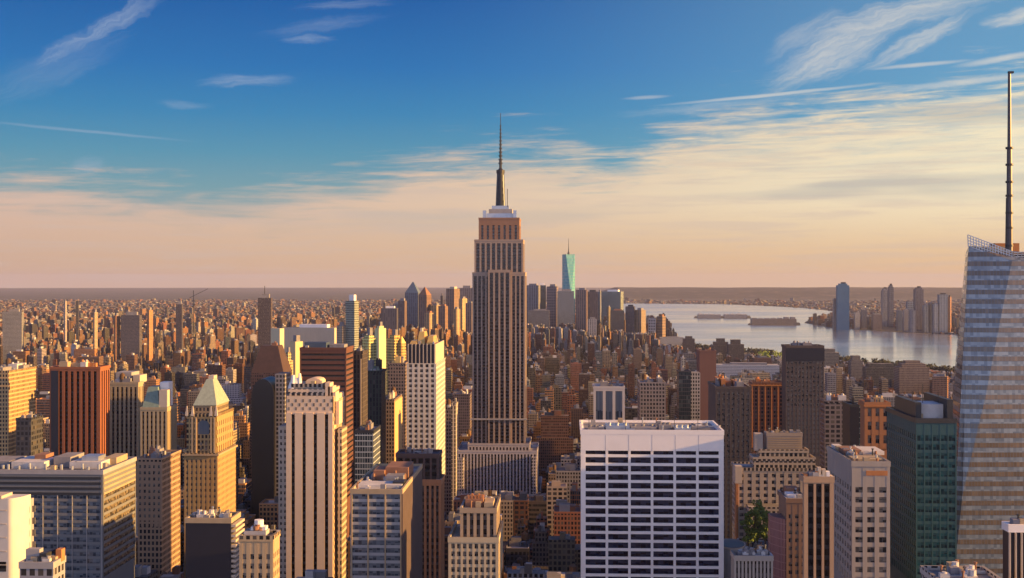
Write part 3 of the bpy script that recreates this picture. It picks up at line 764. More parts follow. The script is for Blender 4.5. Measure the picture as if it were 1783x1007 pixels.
def simple_tower(name, label, ref, xa, xb, yt, Y, L, mat='plain_wall', tint=(.3,.25,.2), fac=None, ybot=1007, tops=(), clutter=3, cols=('roof_grey','roof_pale','roof_rust'), tank=0, trim=None, hmax=5, cat='building', steps=()):
    B = Bld(name, label, (xa+xb)/2, Y, ref, cat, ybot)
    b = B.tier(xa, xb, yt, L, mat=mat, tint=tint, fac=fac, trim=trim)
    for (a, c, y, dy, l, *r) in steps:                         # upper setbacks
        b2 = B.tier(a, c, y, l, Y=Y+dy, zb=b[5]-.05, mat=(r[0] if r else mat), tint=(r[1] if len(r) > 1 else tint), fac=(r[2] if len(r) > 2 else None)); b = b2
    for (a, c, y, dy, l, mt) in tops:
        B.own('roof_box', mt, lambda m, a=a, c=c, y=y, dy=dy, l=l: m.box(XY(a,Y), XY(c,Y), Y+dy, Y+dy+l, b[5]-.05, ZZ(y, XY(a,Y), Y)))
    if clutter: B.clutter(b, clutter, cols, hmax, tank=tank)
    elif tank: B.clutter(b, 0, tank=tank)
    return B, b

G = lambda **k: dict(dict(kind='grid'), **k)
B, b = simple_tower('brick_tower', 'orange brick slab at the far left edge with a dark red front', 'the left edge brick slab', -40, 15, 648, 1026, 54, tint=(.54,.36,.17), mat='fine', ybot=800, tank=1, clutter=4); B.finish()
B, b = simple_tower('dark_block', 'small dark grey block standing before the left edge brick slab', 'the small dark block', 28, 54, 731, 850, 20, mat='punched', tint=(.06,.06,.07), ybot=800, clutter=2, cols=('dark_metal','roof_grey')); B.finish()
B, b = simple_tower('ribbed_brick_tower', 'red brown tower with tall orange vertical ribs, left of the pale gold towers', 'the ribbed orange tower', 92, 172, 641, 1000, 19, tint=(.30,.105,.05), fac=dict(kind='strips', bay=4.5, wx=.52, depth=1.9, glass='dark_strip', top=2.5), ybot=800, clutter=7, cols=('roof_rust','orange_brick','tan_stone','roof_pale'))
B.own('blank_bay', 'navy_panel', lambda m: m.box(b[0]-.4, b[0]+5.5, 998.0-.6, 998.4, 60, b[5]-2, bottom=True)); B.finish()
B, b = simple_tower('striped_office', 'mid height tan office with close vertical stripes, right of the ribbed orange tower', 'the tan striped office', 186, 240, 668, 1060, 12, tint=(.42,.34,.22), fac=dict(kind='strips', bay=3.6, wx=.5, depth=.6, glass='strip_window'), ybot=800, tops=((194,222,650,10,20,'grey_stone'),(226,238,655,8,18,'pale_stone')), clutter=2, tank=1); B.finish()
B, b = simple_tower('hipped_roof_tower', 'gold and brown tower with a low green hipped roof and lit white upper corner', 'the green hipped tower', 246, 290, 712, 900, 23, tint=(.42,.33,.20), fac=dict(kind='strips', bay=3.0, wx=.46, depth=.5, glass='strip_window', top=2), ybot=800, clutter=0)
def hip(m, xa, xb, ya, yb, Y, L, cut=.3):
    x0, x1 = XY(xa,Y), XY(xb,Y); z0, z1 = ZZ(yb,x0,Y), ZZ(ya,x0,Y); w, = (x1-x0,)
    m.prism([(x0,Y),(x1,Y),(x1,Y+L),(x0,Y+L)], z0, z1, top=[(x0+w*cut,Y+L*cut),(x1-w*cut,Y+L*cut),(x1-w*cut,Y+L*(1-cut)),(x0+w*cut,Y+L*(1-cut))])
B.own('roof', 'copper_green', lambda m: hip(m, 247, 277, 675, 711, 901, 26, .22))
B.own('corner_turret', 'pale_stone', lambda m: m.box(XY(277,902), XY(291,902), 902, 911, b[5]-.1, ZZ(680,XY(280,900),900)))
B.own('corner_turret', 'white_stone', lambda m: m.box(XY(279,912), XY(294,912), 911.5, 921, b[5]-.1, ZZ(668,XY(280,900),900)))
B.finish()
B, b = simple_tower('low_tan_office', 'lower tan block with bright orange lit side wall below the green hipped tower', 'the low tan block', 240, 281, 801, 728, 36, tint=(.40,.26,.16), mat='fine', fac=G(bay=3.0, floor=3.6, wx=.45, wz=.5, depth=.3, only=('front',)), clutter=3, ybot=905); B.finish()

# pyramid roofed tower
Y = 790
B = Bld('pyramid_roof_tower', 'gold stone tower with a steep pale green pyramid roof and arched upper window', 350, Y, 'the green pyramid tower')
T = (.40,.27,.12)
b = B.tier(322, 378, 792, 44, mat='fine', tint=T, fac=G(bay=3.1, floor=3.7, wx=.42, wz=.5, depth=.35))
b2 = B.tier(325, 376, 724, 40, Y=Y+2, zb=b[5]-.05, mat='fine', tint=T, fac=G(bay=4.6, floor=5.2, wx=.42, wz=.6, depth=.5, top=4, only=('right',)))
b3 = B.tier(338, 376, 706, 30, Y=Y+5, zb=b2[5]-.05, mat='fine', tint=(.30,.22,.13), parapet=False)
simple('pale_copper', (.33,.38,.30), .7, var=.45, scale=.5)
def pyr(m):
    x0, x1 = b3[0]-.6, b3[1]+.6; y0, y1 = b3[2]-.6, b3[3]+.6; z0 = b3[5]; z1 = ZZ(664, x0, Y); w = x1-x0; L = y1-y0
    m.prism([(x0,y0),(x1,y0),(x1,y1),(x0,y1)], z0-.02, z1, top=[(x0+w*.36,y0+L*.36),(x1-w*.36,y0+L*.36),(x1-w*.36,y1-L*.36),(x0+w*.36,y1-L*.36)])
B.own('pyramid_roof', 'pale_copper', pyr)
B.own('roof_lantern', 'pale_stone', lambda m: m.box(b3[0]+(b3[1]-b3[0])*.38, b3[0]+(b3[1]-b3[0])*.62, b3[2]+14, b3[2]+22, ZZ(666,b3[0],Y), ZZ(658,b3[0],Y)))
def arch(m):
    x, w, z = (b2[0]+b2[1])/2+1.5, 3.6, ZZ(757, b2[0], Y)
    pts = [(x-w, z), (x+w, z), (x+w, z+6)] + [(x+w*math.cos(a*math.pi/8), z+6+w*.8*math.sin(a*math.pi/8)) for a in range(1, 8)] + [(x-w, z+6)]
    m.poly([(px, Y+1.9, pz) for px, pz in pts], [(px, pz) for px, pz in pts])
B.own('arched_window', 'blue_window', arch)
for du in (-7.2, -4.9, 4.9, 7.0):
    B.own('pilaster', 'tan_stone', lambda m, du=du: m.box((b2[0]+b2[1])/2+1.5+du-.5, (b2[0]+b2[1])/2+1.5+du+.5, Y+1.2, Y+2.1, b[5], b2[5]-1, bottom=True))
for du in (-6, -1.6, 1.6, 6):
    for zz in (771, 780): B.own('window', 'dark_window', lambda m, du=du, zz=zz: m.box((b2[0]+b2[1])/2+1.5+du-.6, (b2[0]+b2[1])/2+1.5+du+.6, Y+1.88, Y+2.1, ZZ(zz+5,b2[0],Y), ZZ(zz,b2[0],Y), bottom=True))
B.own('cornice', 'tan_stone', lambda m: m.box(b[0]-1.4, b[1]+1.4, Y-1.4, Y+45, b[5]-.6, b[5]+.55, bottom=True))
for xa in (324, 334, 366, 375): B.own('pinnacle', 'pale_stone', lambda m, xa=xa: m.prism([(XY(xa,Y)-1,Y+1),(XY(xa,Y)+1,Y+1),(XY(xa,Y)+1,Y+3),(XY(xa,Y)-1,Y+3)], b2[5]-.1, b2[5]+6, top=[(XY(xa,Y)-.3,Y+1.7),(XY(xa,Y)+.3,Y+1.7),(XY(xa,Y)+.3,Y+2.3),(XY(xa,Y)-.3,Y+2.3)]))
B.clutter(b3, 0); B.finish()

# windowless dark slab at the bottom
B, b = simple_tower('dark_slab', 'windowless navy black slab at the bottom edge with ribbed sunlit side', 'the windowless black slab', 323, 402, 907, 520, 15, mat='navy_panel', clutter=4, cols=('roof_grey','roof_pale','dark_metal'), hmax=2.2, trim='tan_stone')
for k in range(22):
    z = b[5]-1.6-k*2.1
    B.own('side_fin', 'pale_stone', lambda m, z=z: m.box(b[1]+.02, b[1]+2.0, b[2]+.3, b[3]-.3, z-1.05, z, bottom=True))
B.finish()
Y = 450
B = Bld('terraced_stone_block', 'small tan stepped block at the bottom edge with white rooftop cooling tower', 447, Y, 'the small stepped block')
b = B.tier(419, 474, 938, 10, mat='fine', tint=(.44,.33,.20), fac=G(bay=2.6, floor=3.4, wx=.5, wz=.55, depth=.4, top=5.5))
b2 = B.tier(426, 462, 930, 5, Y=Y+3, zb=b[5]-.05, mat='plain_wall', tint=(.45,.42,.40))
B.own('cooling_tower', 'white_stone', lambda m: (m.box(XY(432,Y), XY(458,Y), Y+4, Y+7.5, b2[5]-.05, b2[5]+2.4), m.cyl(XY(444,Y), Y+6, 1.7, b2[5]+2.4, b2[5]+4.6, n=12)))
B.clutter(b, 2); B.finish()

# tall pale stone tower with four dark slots
Y = 650
B = Bld('slotted_stone_tower', 'tall peach stone tower with four long dark vertical slots and ornate crown', 540, Y, 'the slotted stone tower')
T = (.72,.54,.37)
b = B.tier(499, 580, 690, 30, mat='plain_wall', tint=T, fac=G(bay=3.2, floor=3.8, wx=.42, wz=.5, depth=.35, top=9, only=('right',)), parapet=False)
for xs in (511, 530, 549.5, 569):
    w = 2.3
    B.own('window_strip', 'dark_strip', lambda m, xs=xs, w=w: m.box(XY(xs,Y)-w/2, XY(xs,Y)+w/2, Y-.14, Y+.2, ZZ(1030,XY(xs,Y),Y), ZZ(722,XY(xs,Y),Y), bottom=True))
simple('peach_stone', T, .8, var=.10, scale=.12)
for i, (a, c) in enumerate(zip([499, 514, 533, 552.5, 572], [508, 527, 546.5, 566, 580])):
    B.own('pier', 'peach_stone', lambda m, a=a, c=c: m.box(XY(a,Y), XY(c,Y), Y-1.0, Y+.15, ZZ(1030,XY(a,Y),Y), ZZ(719,XY(a,Y),Y), bottom=True))
for k in range(13):      # ornament above the slots: small niches in two rows
    for r_ in range(3):
        if (k+r_) % 2: continue
        xc = XY(503+k*6.2, Y); zc = ZZ(712-r_*7, xc, Y)
        B.own('niche', 'dark_window', lambda m, xc=xc, zc=zc: m.box(xc-.45, xc+.45, Y-.06, Y+.2, zc-.8, zc+.8, bottom=True))
bl = B.tier(486, 500, 742, 30, Y=Y+3, mat='plain_wall', tint=(.48,.40,.32), fac=G(bay=1.9, floor=3.2, wx=.5, wz=.5, depth=.3, top=2, only=('front',)), parapet=False)
b2 = B.tier(503, 577, 681, 24, Y=Y+3, zb=b[5]-.05, mat='punched', tint=T)
b3 = B.tier(508, 562, 672, 18, Y=Y+5, zb=b2[5]-.05, mat='fine', tint=(.40,.34,.27))
def dome(m):
    x0, x1 = XY(526,Y), XY(554,Y); z0 = b3[5]-.1; z1 = ZZ(661,x0,Y); y0 = Y+9; n = 12
    prof = [(x0+(x1-x0)*(1-math.cos(math.pi*i/n))/2, z0+(z1-z0)*(math.sin(math.pi*i/n)**.45)) for i in range(n+1)]
    for i in range(n):
        (xa, za), (xb, zb) = prof[i], prof[i+1]
        m.poly([(xa,y0,za),(xb,y0,zb),(xb,y0+12,zb),(xa,y0+12,za)], [(xa,0),(xb,0),(xb,20),(xa,20)])
    m.poly([(x, y0, z) for x, z in prof[::-1]], [(x, z) for x, z in prof[::-1]])
B.own('crown', 'peach_stone', dome)
for xa, yy, r in ((506,655,2.4),(512,660,1.8),(517,652,1.5),(501,668,1.6)):
    B.own('finial', 'white_stone', lambda m, xa=xa, yy=yy, r=r: m.cyl(XY(xa,Y), Y+7, r, b3[5]-2, ZZ(yy,XY(xa,Y),Y), n=8, r1=r*.4))
for xa, yy in ((569,668),(574,674),(579,684),(585,700)):
    B.own('buttress', 'peach_stone', lambda m, xa=xa, yy=yy: m.box(XY(xa,Y)-1.2, XY(xa,Y)+1.2, Y+2, Y+12, ZZ(740,XY(xa,Y),Y), ZZ(yy,XY(xa,Y),Y), bottom=True))
br = B.tier(580, 586, 700, 22, Y=Y+8, mat='plain_wall', tint=(.54,.38,.22), fac=G(bay=3.2, floor=3.8, wx=.42, wz=.5, depth=.3, top=4))
B.own('low_wing', 'punched', lambda m: m.box(XY(586.5,Y), XY(594,Y), Y+2, Y+18, 40, ZZ(748,XY(590,Y),Y), 0, (.50,.40,.26)))
B.finish()

# grid glass block right of the slotted tower, end wall's shade painted in dark brown
B, b = simple_tower('gridded_glass_block', 'grey block of pale window bands with dark end wall, right of slotted tower', 'the pale gridded block', 612, 699, 856, 550, 76, tint=(.36,.36,.36), fac=dict(kind='bands', floor=3.35, wz=.62, depth=.4, top=1.2, glass='blue_window', margin=.4, only=('front',)), clutter=0, trim='tan_stone')
for x in (612.5, 641, 671, 698):
    B.own('mullion', 'tan_stone', lambda m, x=x: m.box(XY(x,550)-.3, XY(x,550)+.3, 549.35, 549.8, ZZ(1030,XY(x,550),550), b[5]-1, bottom=True))
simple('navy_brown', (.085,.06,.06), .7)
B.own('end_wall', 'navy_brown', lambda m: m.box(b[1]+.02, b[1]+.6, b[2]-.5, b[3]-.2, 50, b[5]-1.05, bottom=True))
for xa, xb, yt, dy, l, mt in ((616,694,851,10,12,'roof_pale'),(632,652,838,30,16,'roof_rust'),(652,694,834,34,20,'roof_rust'),(658,690,843,24,8,'roof_grey'),(676,696,848,14,8,'dark_metal')):
    B.own('roof_box', mt, lambda m, a=xa, c=xb, y=yt, dy=dy, l=l: m.box(XY(a,550), XY(c,550), 550+dy, 550+dy+l, b[5]-.05, ZZ(y, XY(a,550), 550)))
for k in range(8):
    B.own('roof_vent', 'roof_rust' if k % 2 else 'steel', lambda m, k=k: m.cyl(b[0]+3+k*2.4, 550+26+(k % 3)*3, .6, b[5], b[5]+2.4+(k % 3), n=8))
B.finish()
B, b = simple_tower('finned_brown_block', 'brown block of orange vertical fins below the white gridded tower', 'the orange finned block', 690, 766, 838, 700, 19, tint=(.40,.20,.10), fac=dict(kind='strips', bay=2.75, wx=.50, depth=.7, glass='strip_window', top=2.4), clutter=0)
c = B.tier(692, 762, 793, 16, Y=702, zb=b[5]-.05, mat='navy_brown', fac=dict(kind='strips', bay=3.6, wx=.7, depth=.8, glass='dark_strip', top=1.5))
for k in range(9):
    B.own('roof_chimney', 'orange_brick' if k % 3 else 'roof_rust', lambda m, k=k: m.box(b[0]+2+k*2.5, b[0]+3.4+k*2.5, 703, 705.5, b[5]-.05, b[5]+3+RS.uniform(0,5)))
B.finish()
# white gridded tower with gold crown
Y = 1000
B = Bld('gridded_white_tower', 'slim white gridded tower with dark finned top and gold crown', 734, Y, 'the slim white gridded tower', ybot=790)
b = B.tier(710, 758, 633, 74, mat='plain_wall', tint=(.66,.60,.50), fac=G(bay=4.4, floor=4.0, wx=.55, wz=.60, depth=.8, top=.6, low=95), parapet=False)
b2 = B.tier(711, 757, 600, 70, Y=Y+1.5, zb=b[5]-.05, mat='navy_panel', tint=(.1,.1,.1), fac=None, parapet=False)
for i in range(8):
    x = b2[0] + (b2[1]-b2[0])*i/7
    B.own('top_fin', 'pale_stone', lambda m, x=x: m.box(x-.35, x+.35, Y+.2, Y+1.8, b[5]-.1, b2[5]+.4, bottom=True))
B.own('top_wall', 'pale_stone', lambda m: m.box(b2[1]+.02, b2[1]+.7, Y+1, Y+71, b[5]-.1, b2[5]+.2, bottom=True))
for xa, xb, yt, dy, l, mt in ((712,726,594,6,30,'gold_leaf'),(726,740,578,12,30,'gold_leaf'),(730,736,572,18,10,'pale_stone'),(742,755,586,8,40,'gold_leaf'),(750,757,592,30,30,'tan_stone'),(716,752,598,20,40,'tan_stone')):
    B.own('crown', mt, lambda m, a=xa, c=xb, y=yt, dy=dy, l=l: hip(m, a, c, y, 601, Y+dy, l, .2))
B.finish()
# ------------------------------------------------------------------ near buildings, right half
# small gridded block low in the middle
B, b = simple_tower('open_grid_block', 'small tan block with an open grid of deep square windows, bottom middle', 'the small tan grid block', 784, 865, 940, 500, 34, tint=(.50,.41,.27), fac=G(bay=2.3, floor=3.1, wx=.62, wz=.62, depth=.7, top=1.5), clutter=0)
b2 = B.tier(804, 862, 889, 26, Y=505, zb=b[5]-.05, mat='plain_wall', tint=(.40,.30,.20), fac=dict(kind='strips', bay=2.6, wx=.55, depth=.6, glass='strip_window', top=1.0))
B.own('roof_box', 'roof_rust', lambda m: m.box(XY(806,500), XY(838,500), 512, 524, b2[5]-.05, b2[5]+3.2))
B.own('roof_box', 'tan_stone', lambda m: m.box(XY(840,500), XY(856,500), 510, 522, b2[5]-.05, b2[5]+2.2))
for k in range(5): B.own('roof_vent', 'orange_brick', lambda m, k=k: m.box(XY(810+6*k,500), XY(813+6*k,500), 514, 516, b2[5]+3, b2[5]+4.6+.4*(k % 2)))
B.finish()
# dark gridded tower right of the white slab
B, b = simple_tower('dark_gridded_tower', 'big dark brown tower with a fine window grid, immediately right of the white slab', 'the dark tower beside the white slab', 1247, 1306, 676, 900, 50, tint=(.075,.062,.062), mat='plain_wall', fac=G(bay=3.4, floor=3.7, wx=.55, wz=.5, depth=.35, glass='dark_window', only=('front',)), ybot=1007, clutter=8, cols=('roof_rust','roof_grey','orange_brick'), hmax=6); B.finish()
B, b = simple_tower('brown_slab_tower', 'windowless reddish brown narrow tower behind the dark gridded tower', 'the narrow reddish brown tower', 1218, 1247, 612, 1350, 30, tint=(.17,.085,.07), mat='plain_wall', ybot=742, clutter=2, cols=('roof_rust','dark_metal')); B.finish()
B, b = simple_tower('narrow_dark_tower', 'narrow dark blue tower with a pale rounded side, behind the white slab', 'the narrow dark blue tower', 1182, 1203, 648, 1200, 22, tint=(.06,.06,.08), mat='curtain', ybot=738, clutter=2)
B.own('side_wing', 'fine', lambda m: m.box(XY(1203.3,1200), XY(1220,1200), 1204, 1222, 0, ZZ(650,XY(1210,1200),1200), 0, (.40,.37,.36))); B.finish()
B, b = simple_tower('framed_glass_block', 'white framed block with tall dark glass bays behind the white slab', 'the white framed block', 1035, 1086, 675, 1100, 30, tint=(.50,.47,.46), fac=dict(kind='strips', bay=8.4, wx=.72, depth=.9, glass='blue_window', top=3, only=('front',)), ybot=738, clutter=3, cols=('roof_pale','roof_grey')); B.finish()
B, b = simple_tower('grey_brick_block', 'grey brown square block with weathered banding behind the white slab', 'the grey brown square block', 1114, 1159, 668, 1150, 36, tint=(.27,.23,.22), mat='punched', ybot=738, clutter=5, tank=1); B.finish()
B, b = simple_tower('gridded_black_tower', 'black tower with pale window grid and solid dark top, standing against the river', 'the black gridded tower', 1369, 1434, 604, 1100, 22, tint=(.085,.068,.066), mat='plain_wall', fac=G(bay=3.3, floor=4.0, wx=.6, wz=.6, depth=.4, top=12.5, glass='dark_window', only=('front',)), ybot=780, clutter=4, cols=('dark_metal','roof_grey'), hmax=3)
B.own('top_band', 'navy_panel', lambda m: m.box(b[0]-.6, b[1]+.6, 1099.2, 1099.7, b[5]-12, b[5]-1.05, bottom=True)); B.finish()
B, b = simple_tower('red_trim_block', 'dark red block with orange trimmed top between two dark gridded towers', 'the red trimmed block', 1310, 1366, 668, 1150, 22, tint=(.16,.07,.05), mat='punched', ybot=770, clutter=4, cols=('roof_rust','orange_brick'))
B.own('cornice', 'orange_brick', lambda m: m.box(b[0]-1, b[1]+1, 1149, 1173, b[5]-2.2, b[5]-1.02, bottom=True))
for k in range(6): B.own('pilaster', 'orange_brick', lambda m, k=k: m.box(b[0]+k*(b[1]-b[0])/5-.5, b[0]+k*(b[1]-b[0])/5+.5, 1149.5, 1150, ZZ(780,b[0],1150), b[5]-2.2, bottom=True))
B.finish()
B, b = simple_tower('grid_block', 'dull brown gridded block just right of the black gridded tower', 'the dull brown gridded block', 1436, 1480, 700, 1000, 18, tint=(.19,.155,.15), mat='punched_wide', ybot=795, clutter=5); B.finish()
B, b = simple_tower('black_slab', 'thin black slab left of the orange brick block', 'the thin black slab', 1480, 1496, 707, 900, 24, mat='navy_panel', ybot=768, clutter=1, cols=('dark_metal',), trim='dark_metal')
B.own('side_wing', 'curtain', lambda m: m.box(XY(1496.3,900), XY(1507,900), 906, 922, 0, ZZ(712,XY(1500,900),900), 0, (.20,.24,.26))); B.finish()
B, b = simple_tower('orange_brick_block', 'orange brick block with tall recessed windows left of the dark teal block', 'the orange brick block', 1507, 1548, 703, 850, 15, tint=(.38,.17,.08), mat='plain_wall', fac=G(bay=5.2, floor=9, wx=.5, wz=.6, depth=.8, top=3, glass='dark_window', only=('front',)), ybot=770, clutter=3, cols=('roof_rust','tan_stone'))
B.own('cornice', 'orange_brick', lambda m: m.box(b[0]-1.2, b[1]+1.2, 848.7, 866, b[5]-2.1, b[5]-1.02, bottom=True)); B.finish()
# stepped tan tower
Y = 760
B = Bld('stepped_tan_tower', 'pale tan stepped tower with a plain boxy top, right of the white slab', 1350, Y, 'the pale stepped tower')
T = (.42,.35,.28)
b = B.tier(1284, 1425, 818, 24, mat='fine', tint=T, fac=G(bay=4.6, floor=3.9, wx=.5, wz=.55, depth=.5, top=2.5, only=('front',)))
b = B.tier(1312, 1420, 800, 16, Y=Y+4, zb=b[5]-.05, mat='punched', tint=T)
b = B.tier(1322, 1408, 786, 12, Y=Y+6, zb=b[5]-.05, mat='punched', tint=T)
b4 = B.tier(1335, 1397, 757, 9, Y=Y+7.5, zb=b[5]-.05, mat='plain_wall', tint=(.38,.31,.25))
for k in range(7):
    z = b4[5]-2-k*1.35
    B.own('louvre', 'tan_stone', lambda m, z=z: m.box(b4[0]+.5, b4[1]-.5, b4[2]-.25, b4[2]+.1, z-.5, z, bottom=True))
B.own('roof_box', 'pale_stone', lambda m: m.box(XY(1318,Y), XY(1332,Y), Y+8, Y+14, b[5]-.05, ZZ(758,XY(1318,Y),Y)))
B.own('corner_pavilion', 'pale_stone', lambda m: m.box(XY(1280,Y), XY(1292,Y), Y-1, Y+10, ZZ(842,b[0],Y), ZZ(812,b[0],Y)))
B.own('corner_pier', 'orange_brick', lambda m: m.box(XY(1281.5,Y), XY(1285,Y), Y-1.1, Y+6, 60, ZZ(842.2,b[0],Y)))
for xa in (1345, 1362, 1380): B.own('roof_mast', 'dark_metal', lambda m, xa=xa: m.cyl(XY(xa,Y), Y+12, .2, b4[5], b4[5]+RS.uniform(2,5), n=6))
B.own('low_terrace', 'punched', lambda m: m.box(XY(1298,Y), XY(1380,Y), Y-14, Y-1.5, 40, ZZ(876,b[0],Y), 0, T))
B.finish()
# dark tower with beige piers
B, b = simple_tower('beige_pier_tower', 'narrow tower of dark vertical bays between beige piers, ornate ragged top', 'the beige piered tower', 1404, 1446, 835, 450, 7, tint=(.44,.29,.18), fac=dict(kind='strips', bay=3.3, wx=.70, depth=1.0, glass='dark_strip', top=1.4, only=('front',)), clutter=0, steps=())
for xa, yt, mt in ((1404,826,'orange_brick'),(1416,829,'tan_stone'),(1428,815,'pale_stone'),(1436,818,'pale_stone'),(1443,822,'white_stone'),(1424,822,'orange_brick')):
    B.own('pinnacle', mt, lambda m, xa=xa, yt=yt: m.box(XY(xa,450)-.6, XY(xa,450)+.6, 451, 453, b[5]-.3, ZZ(yt,XY(xa,450),450)))
B.finish()
# grey stone block with receding left wall
B, b = simple_tower('grey_stone_block', 'grey stone block with deep square windows, long receding left wall and cluttered pale roof', 'the grey stone block', 1485, 1547, 808, 500, 46, tint=(.36,.32,.28), fac=G(bay=4.5, floor=3.9, wx=.62, wz=.56, depth=.5, top=9.0), clutter=0)
for xa, xb, yt, dy, l, mt in ((1487,1543,800,6,14,'tan_stone'),(1470,1500,784,24,14,'roof_rust'),(1494,1540,786,26,16,'roof_pale'),(1482,1494,790,16,8,'roof_grey'),(1452,1466,776,38,6,'roof_pale')):
    B.own('roof_box', mt, lambda m, a=xa, c=xb, y=yt, dy=dy, l=l: m.box(max(b[0]+.8, XY(a,500+dy)), XY(c,500+dy), 500+dy, 500+dy+l, b[5]-.05, max(b[5]+1, ZZ(y, XY(a,500), 500+dy))))
for k in range(9): B.own('roof_vent', 'steel' if k % 2 else 'roof_rust', lambda m, k=k: m.cyl(b[0]+2+k*1.4, 502+(k*7) % 40, .5, b[5], b[5]+1.6+(k % 3)*.5, n=8))
B.own('frieze', 'orange_brick', lambda m: m.box(b[0]+5, b[1]-.5, 499.38, 499.6, b[5]-4.5, b[5]-2.6, bottom=True))
B.finish()
# bottom right corner and nearby low roofs
B, b = simple_tower('white_finned_block', 'dark block with white vertical fins in the bottom right corner', 'the white finned corner block', 1757, 1840, 921, 350, 5, mat='navy_panel', fac=None, clutter=3, cols=('roof_grey','roof_pale'), hmax=2, trim='white_stone')
for i in range(12):
    B.own('fin', 'pale_stone', lambda m, i=i: m.box(b[0]+i*1.6-.18, b[0]+i*1.6+.18, 349.1, 349.98, 90, b[5]-1.1, bottom=True))
B.finish()
B, b = simple_tower('pale_low_roof', 'flat pale rooftop along the bottom edge below the faceted glass tower', 'the flat pale rooftop', 1634, 1748, 1017, 330, 16, mat='punched', tint=(.52,.46,.40), clutter=4, cols=('roof_pale','roof_grey'), hmax=.8); B.finish()
B, b = simple_tower('striped_beige_block', 'low beige block with fine vertical stripes at the bottom edge right of the white slab', 'the low beige striped block', 1280, 1344, 972, 520, 10, tint=(.44,.38,.32), fac=dict(kind='strips', bay=1.5, wx=.45, depth=.4, glass='strip_window', top=1.2), clutter=4, cols=('roof_grey','roof_pale'), hmax=2); B.finish()
Y = 560
B = Bld('curved_rose_block', 'block with a curved pink ribbed wall and brown windowed side, right of the leafy terrace', 1372, Y, 'the curved pink wall')
x0, x1, xm = XY(1343,Y), XY(1403,Y), XY(1370,Y); z = ZZ(905, x0, Y)
def curved(m):
    pts = [(x0 + (xm-x0)*i/8, Y + 9*(1-math.sin(math.pi/2*i/8))) for i in range(9)]
    m.prism(pts + [(xm, Y+16), (x0, Y+16)], 40, z, 0, (.40,.20,.18), top=[(px+1.2*(1-i/8), py+1) for i, (px, py) in enumerate(pts)] + [(xm, Y+16), (x0+1.2, Y+16)])
facade('rose_wall', .9, 3.4, .35, .9, glass=(.09,.03,.03), light=(.2,.08,.07))
B.own('curved_wall', 'rose_wall', curved)
b = B.tier(1370.5, 1404, 872, 22, mat='plain_wall', tint=(.24,.15,.11), fac=G(bay=2.6, floor=3.5, wx=.55, wz=.5, depth=.4, top=6, only=('front',)))
B.own('roof_box', 'white_stone', lambda m: m.box(XY(1374,Y), XY(1396,Y), Y+4, Y+12, b[5]-.05, b[5]+2.0))
B.own('roof_box', 'roof_rust', lambda m: m.box(XY(1378,Y), XY(1400,Y), Y+13, Y+20, b[5]-.05, b[5]+3.4))
LM.append(dict(xa=1343, xb=1404, yt=872, yb=1007, Y=Y, ref=B.ref, foot=[(x0, x1, Y, Y+22, 0, z)], ext=[(1343,1371,905)]))
B.finish()
# terrace with trees, and the dark oval roof
Y = 640
B, b = simple_tower('terrace_building', 'low dark terrace building carrying tall green trees', 'the leafy terrace', 1296, 1352, 960, Y, 26, tint=(.16,.13,.12), mat='punched', clutter=0); TERR = b; B.finish()
B = Bld('oval_roof_building', 'low building with a flat dark oval roof and pale rim beside the white slab', 1279, 600, 'the dark oval roof')
def oval(m, r, z0, z1, mi=0):
    c = (XY(1279,600), 612); m.prism([(c[0]+r*6.4*math.cos(2*math.pi*i/28), c[1]+r*11*math.sin(2*math.pi*i/28)) for i in range(28)], z0, z1)
zo = ZZ(952, XY(1279,600), 606)
B.own('wall', 'grey_stone', lambda m: oval(m, .96, 40, zo)); B.own('roof_rim', 'pale_stone', lambda m: oval(m, 1.04, zo-.5, zo+.35)); B.own('roof', 'navy_panel', lambda m: oval(m, .98, zo, zo+.5))
LM.append(dict(xa=1258, xb=1300, yt=940, yb=1007, Y=600, ref=B.ref, foot=[(XY(1258,600), XY(1300,600), 600, 624, 0, zo)], ext=[(1258,1300,940)])); B.finish()

def leafy_tree(label, x, y, z, h, r, seed, mat='foliage', n=900, group=None):
    rs = random.Random(seed); root = empty('tree', (x, y, z)); tag(root, label, 'tree', group)
    m = MB(); m.cyl(0, 0, r*.10, 0, h*.55, n=7, r1=r*.05)
    for k in range(6):
        a = k*1.05 + rs.random(); m.bar((0, 0, h*(.25+.06*k)), (math.cos(a)*r*.6, math.sin(a)*r*.6, h*(.5+.06*k)), r*.035)
    o = m.build('trunk', 'bark', root, (0,0,0))
    m = MB(); cl = [(rs.gauss(0, r*.38), rs.gauss(0, r*.38), h*(.28+.66*rs.random()), r*rs.uniform(.22,.42)) for _ in range(16)]
    for i in range(n):
        c = rs.choice(cl); d = Vector((rs.gauss(0,1), rs.gauss(0,1), rs.gauss(0,1))).normalized()*c[3]*rs.uniform(.55,1.1)
        p = Vector(c[:3]) + d; s = rs.uniform(.25,.55)*max(1, r/4); u = Vector((rs.gauss(0,1), rs.gauss(0,1), rs.gauss(0,1))).normalized(); v = u.orthogonal().normalized()
        m.poly([p-u*s-v*s*.6, p+u*s-v*s*.6, p+u*s+v*s*.6, p-u*s+v*s*.6], [(0,0),(1,0),(1,1),(0,1)])
    m.build('crown', mat, root, (0,0,0)); return root
for i, (px, dy, h, r, lab) in enumerate(((1306,6,15,4.6,'leftmost of the green trees on the dark terrace'),(1320,12,22,5.2,'tallest middle tree on the dark terrace right of the white slab'),(1336,6,19,4.8,'rightmost green tree on the dark terrace beside the curved pink wall'),(1328,18,25,4.6,'slender rear tree rising behind the others on the dark terrace'))):
    leafy_tree(lab, XY(px,Y), Y+dy, TERR[5], h, r, 40+i, group='trees on the terrace')
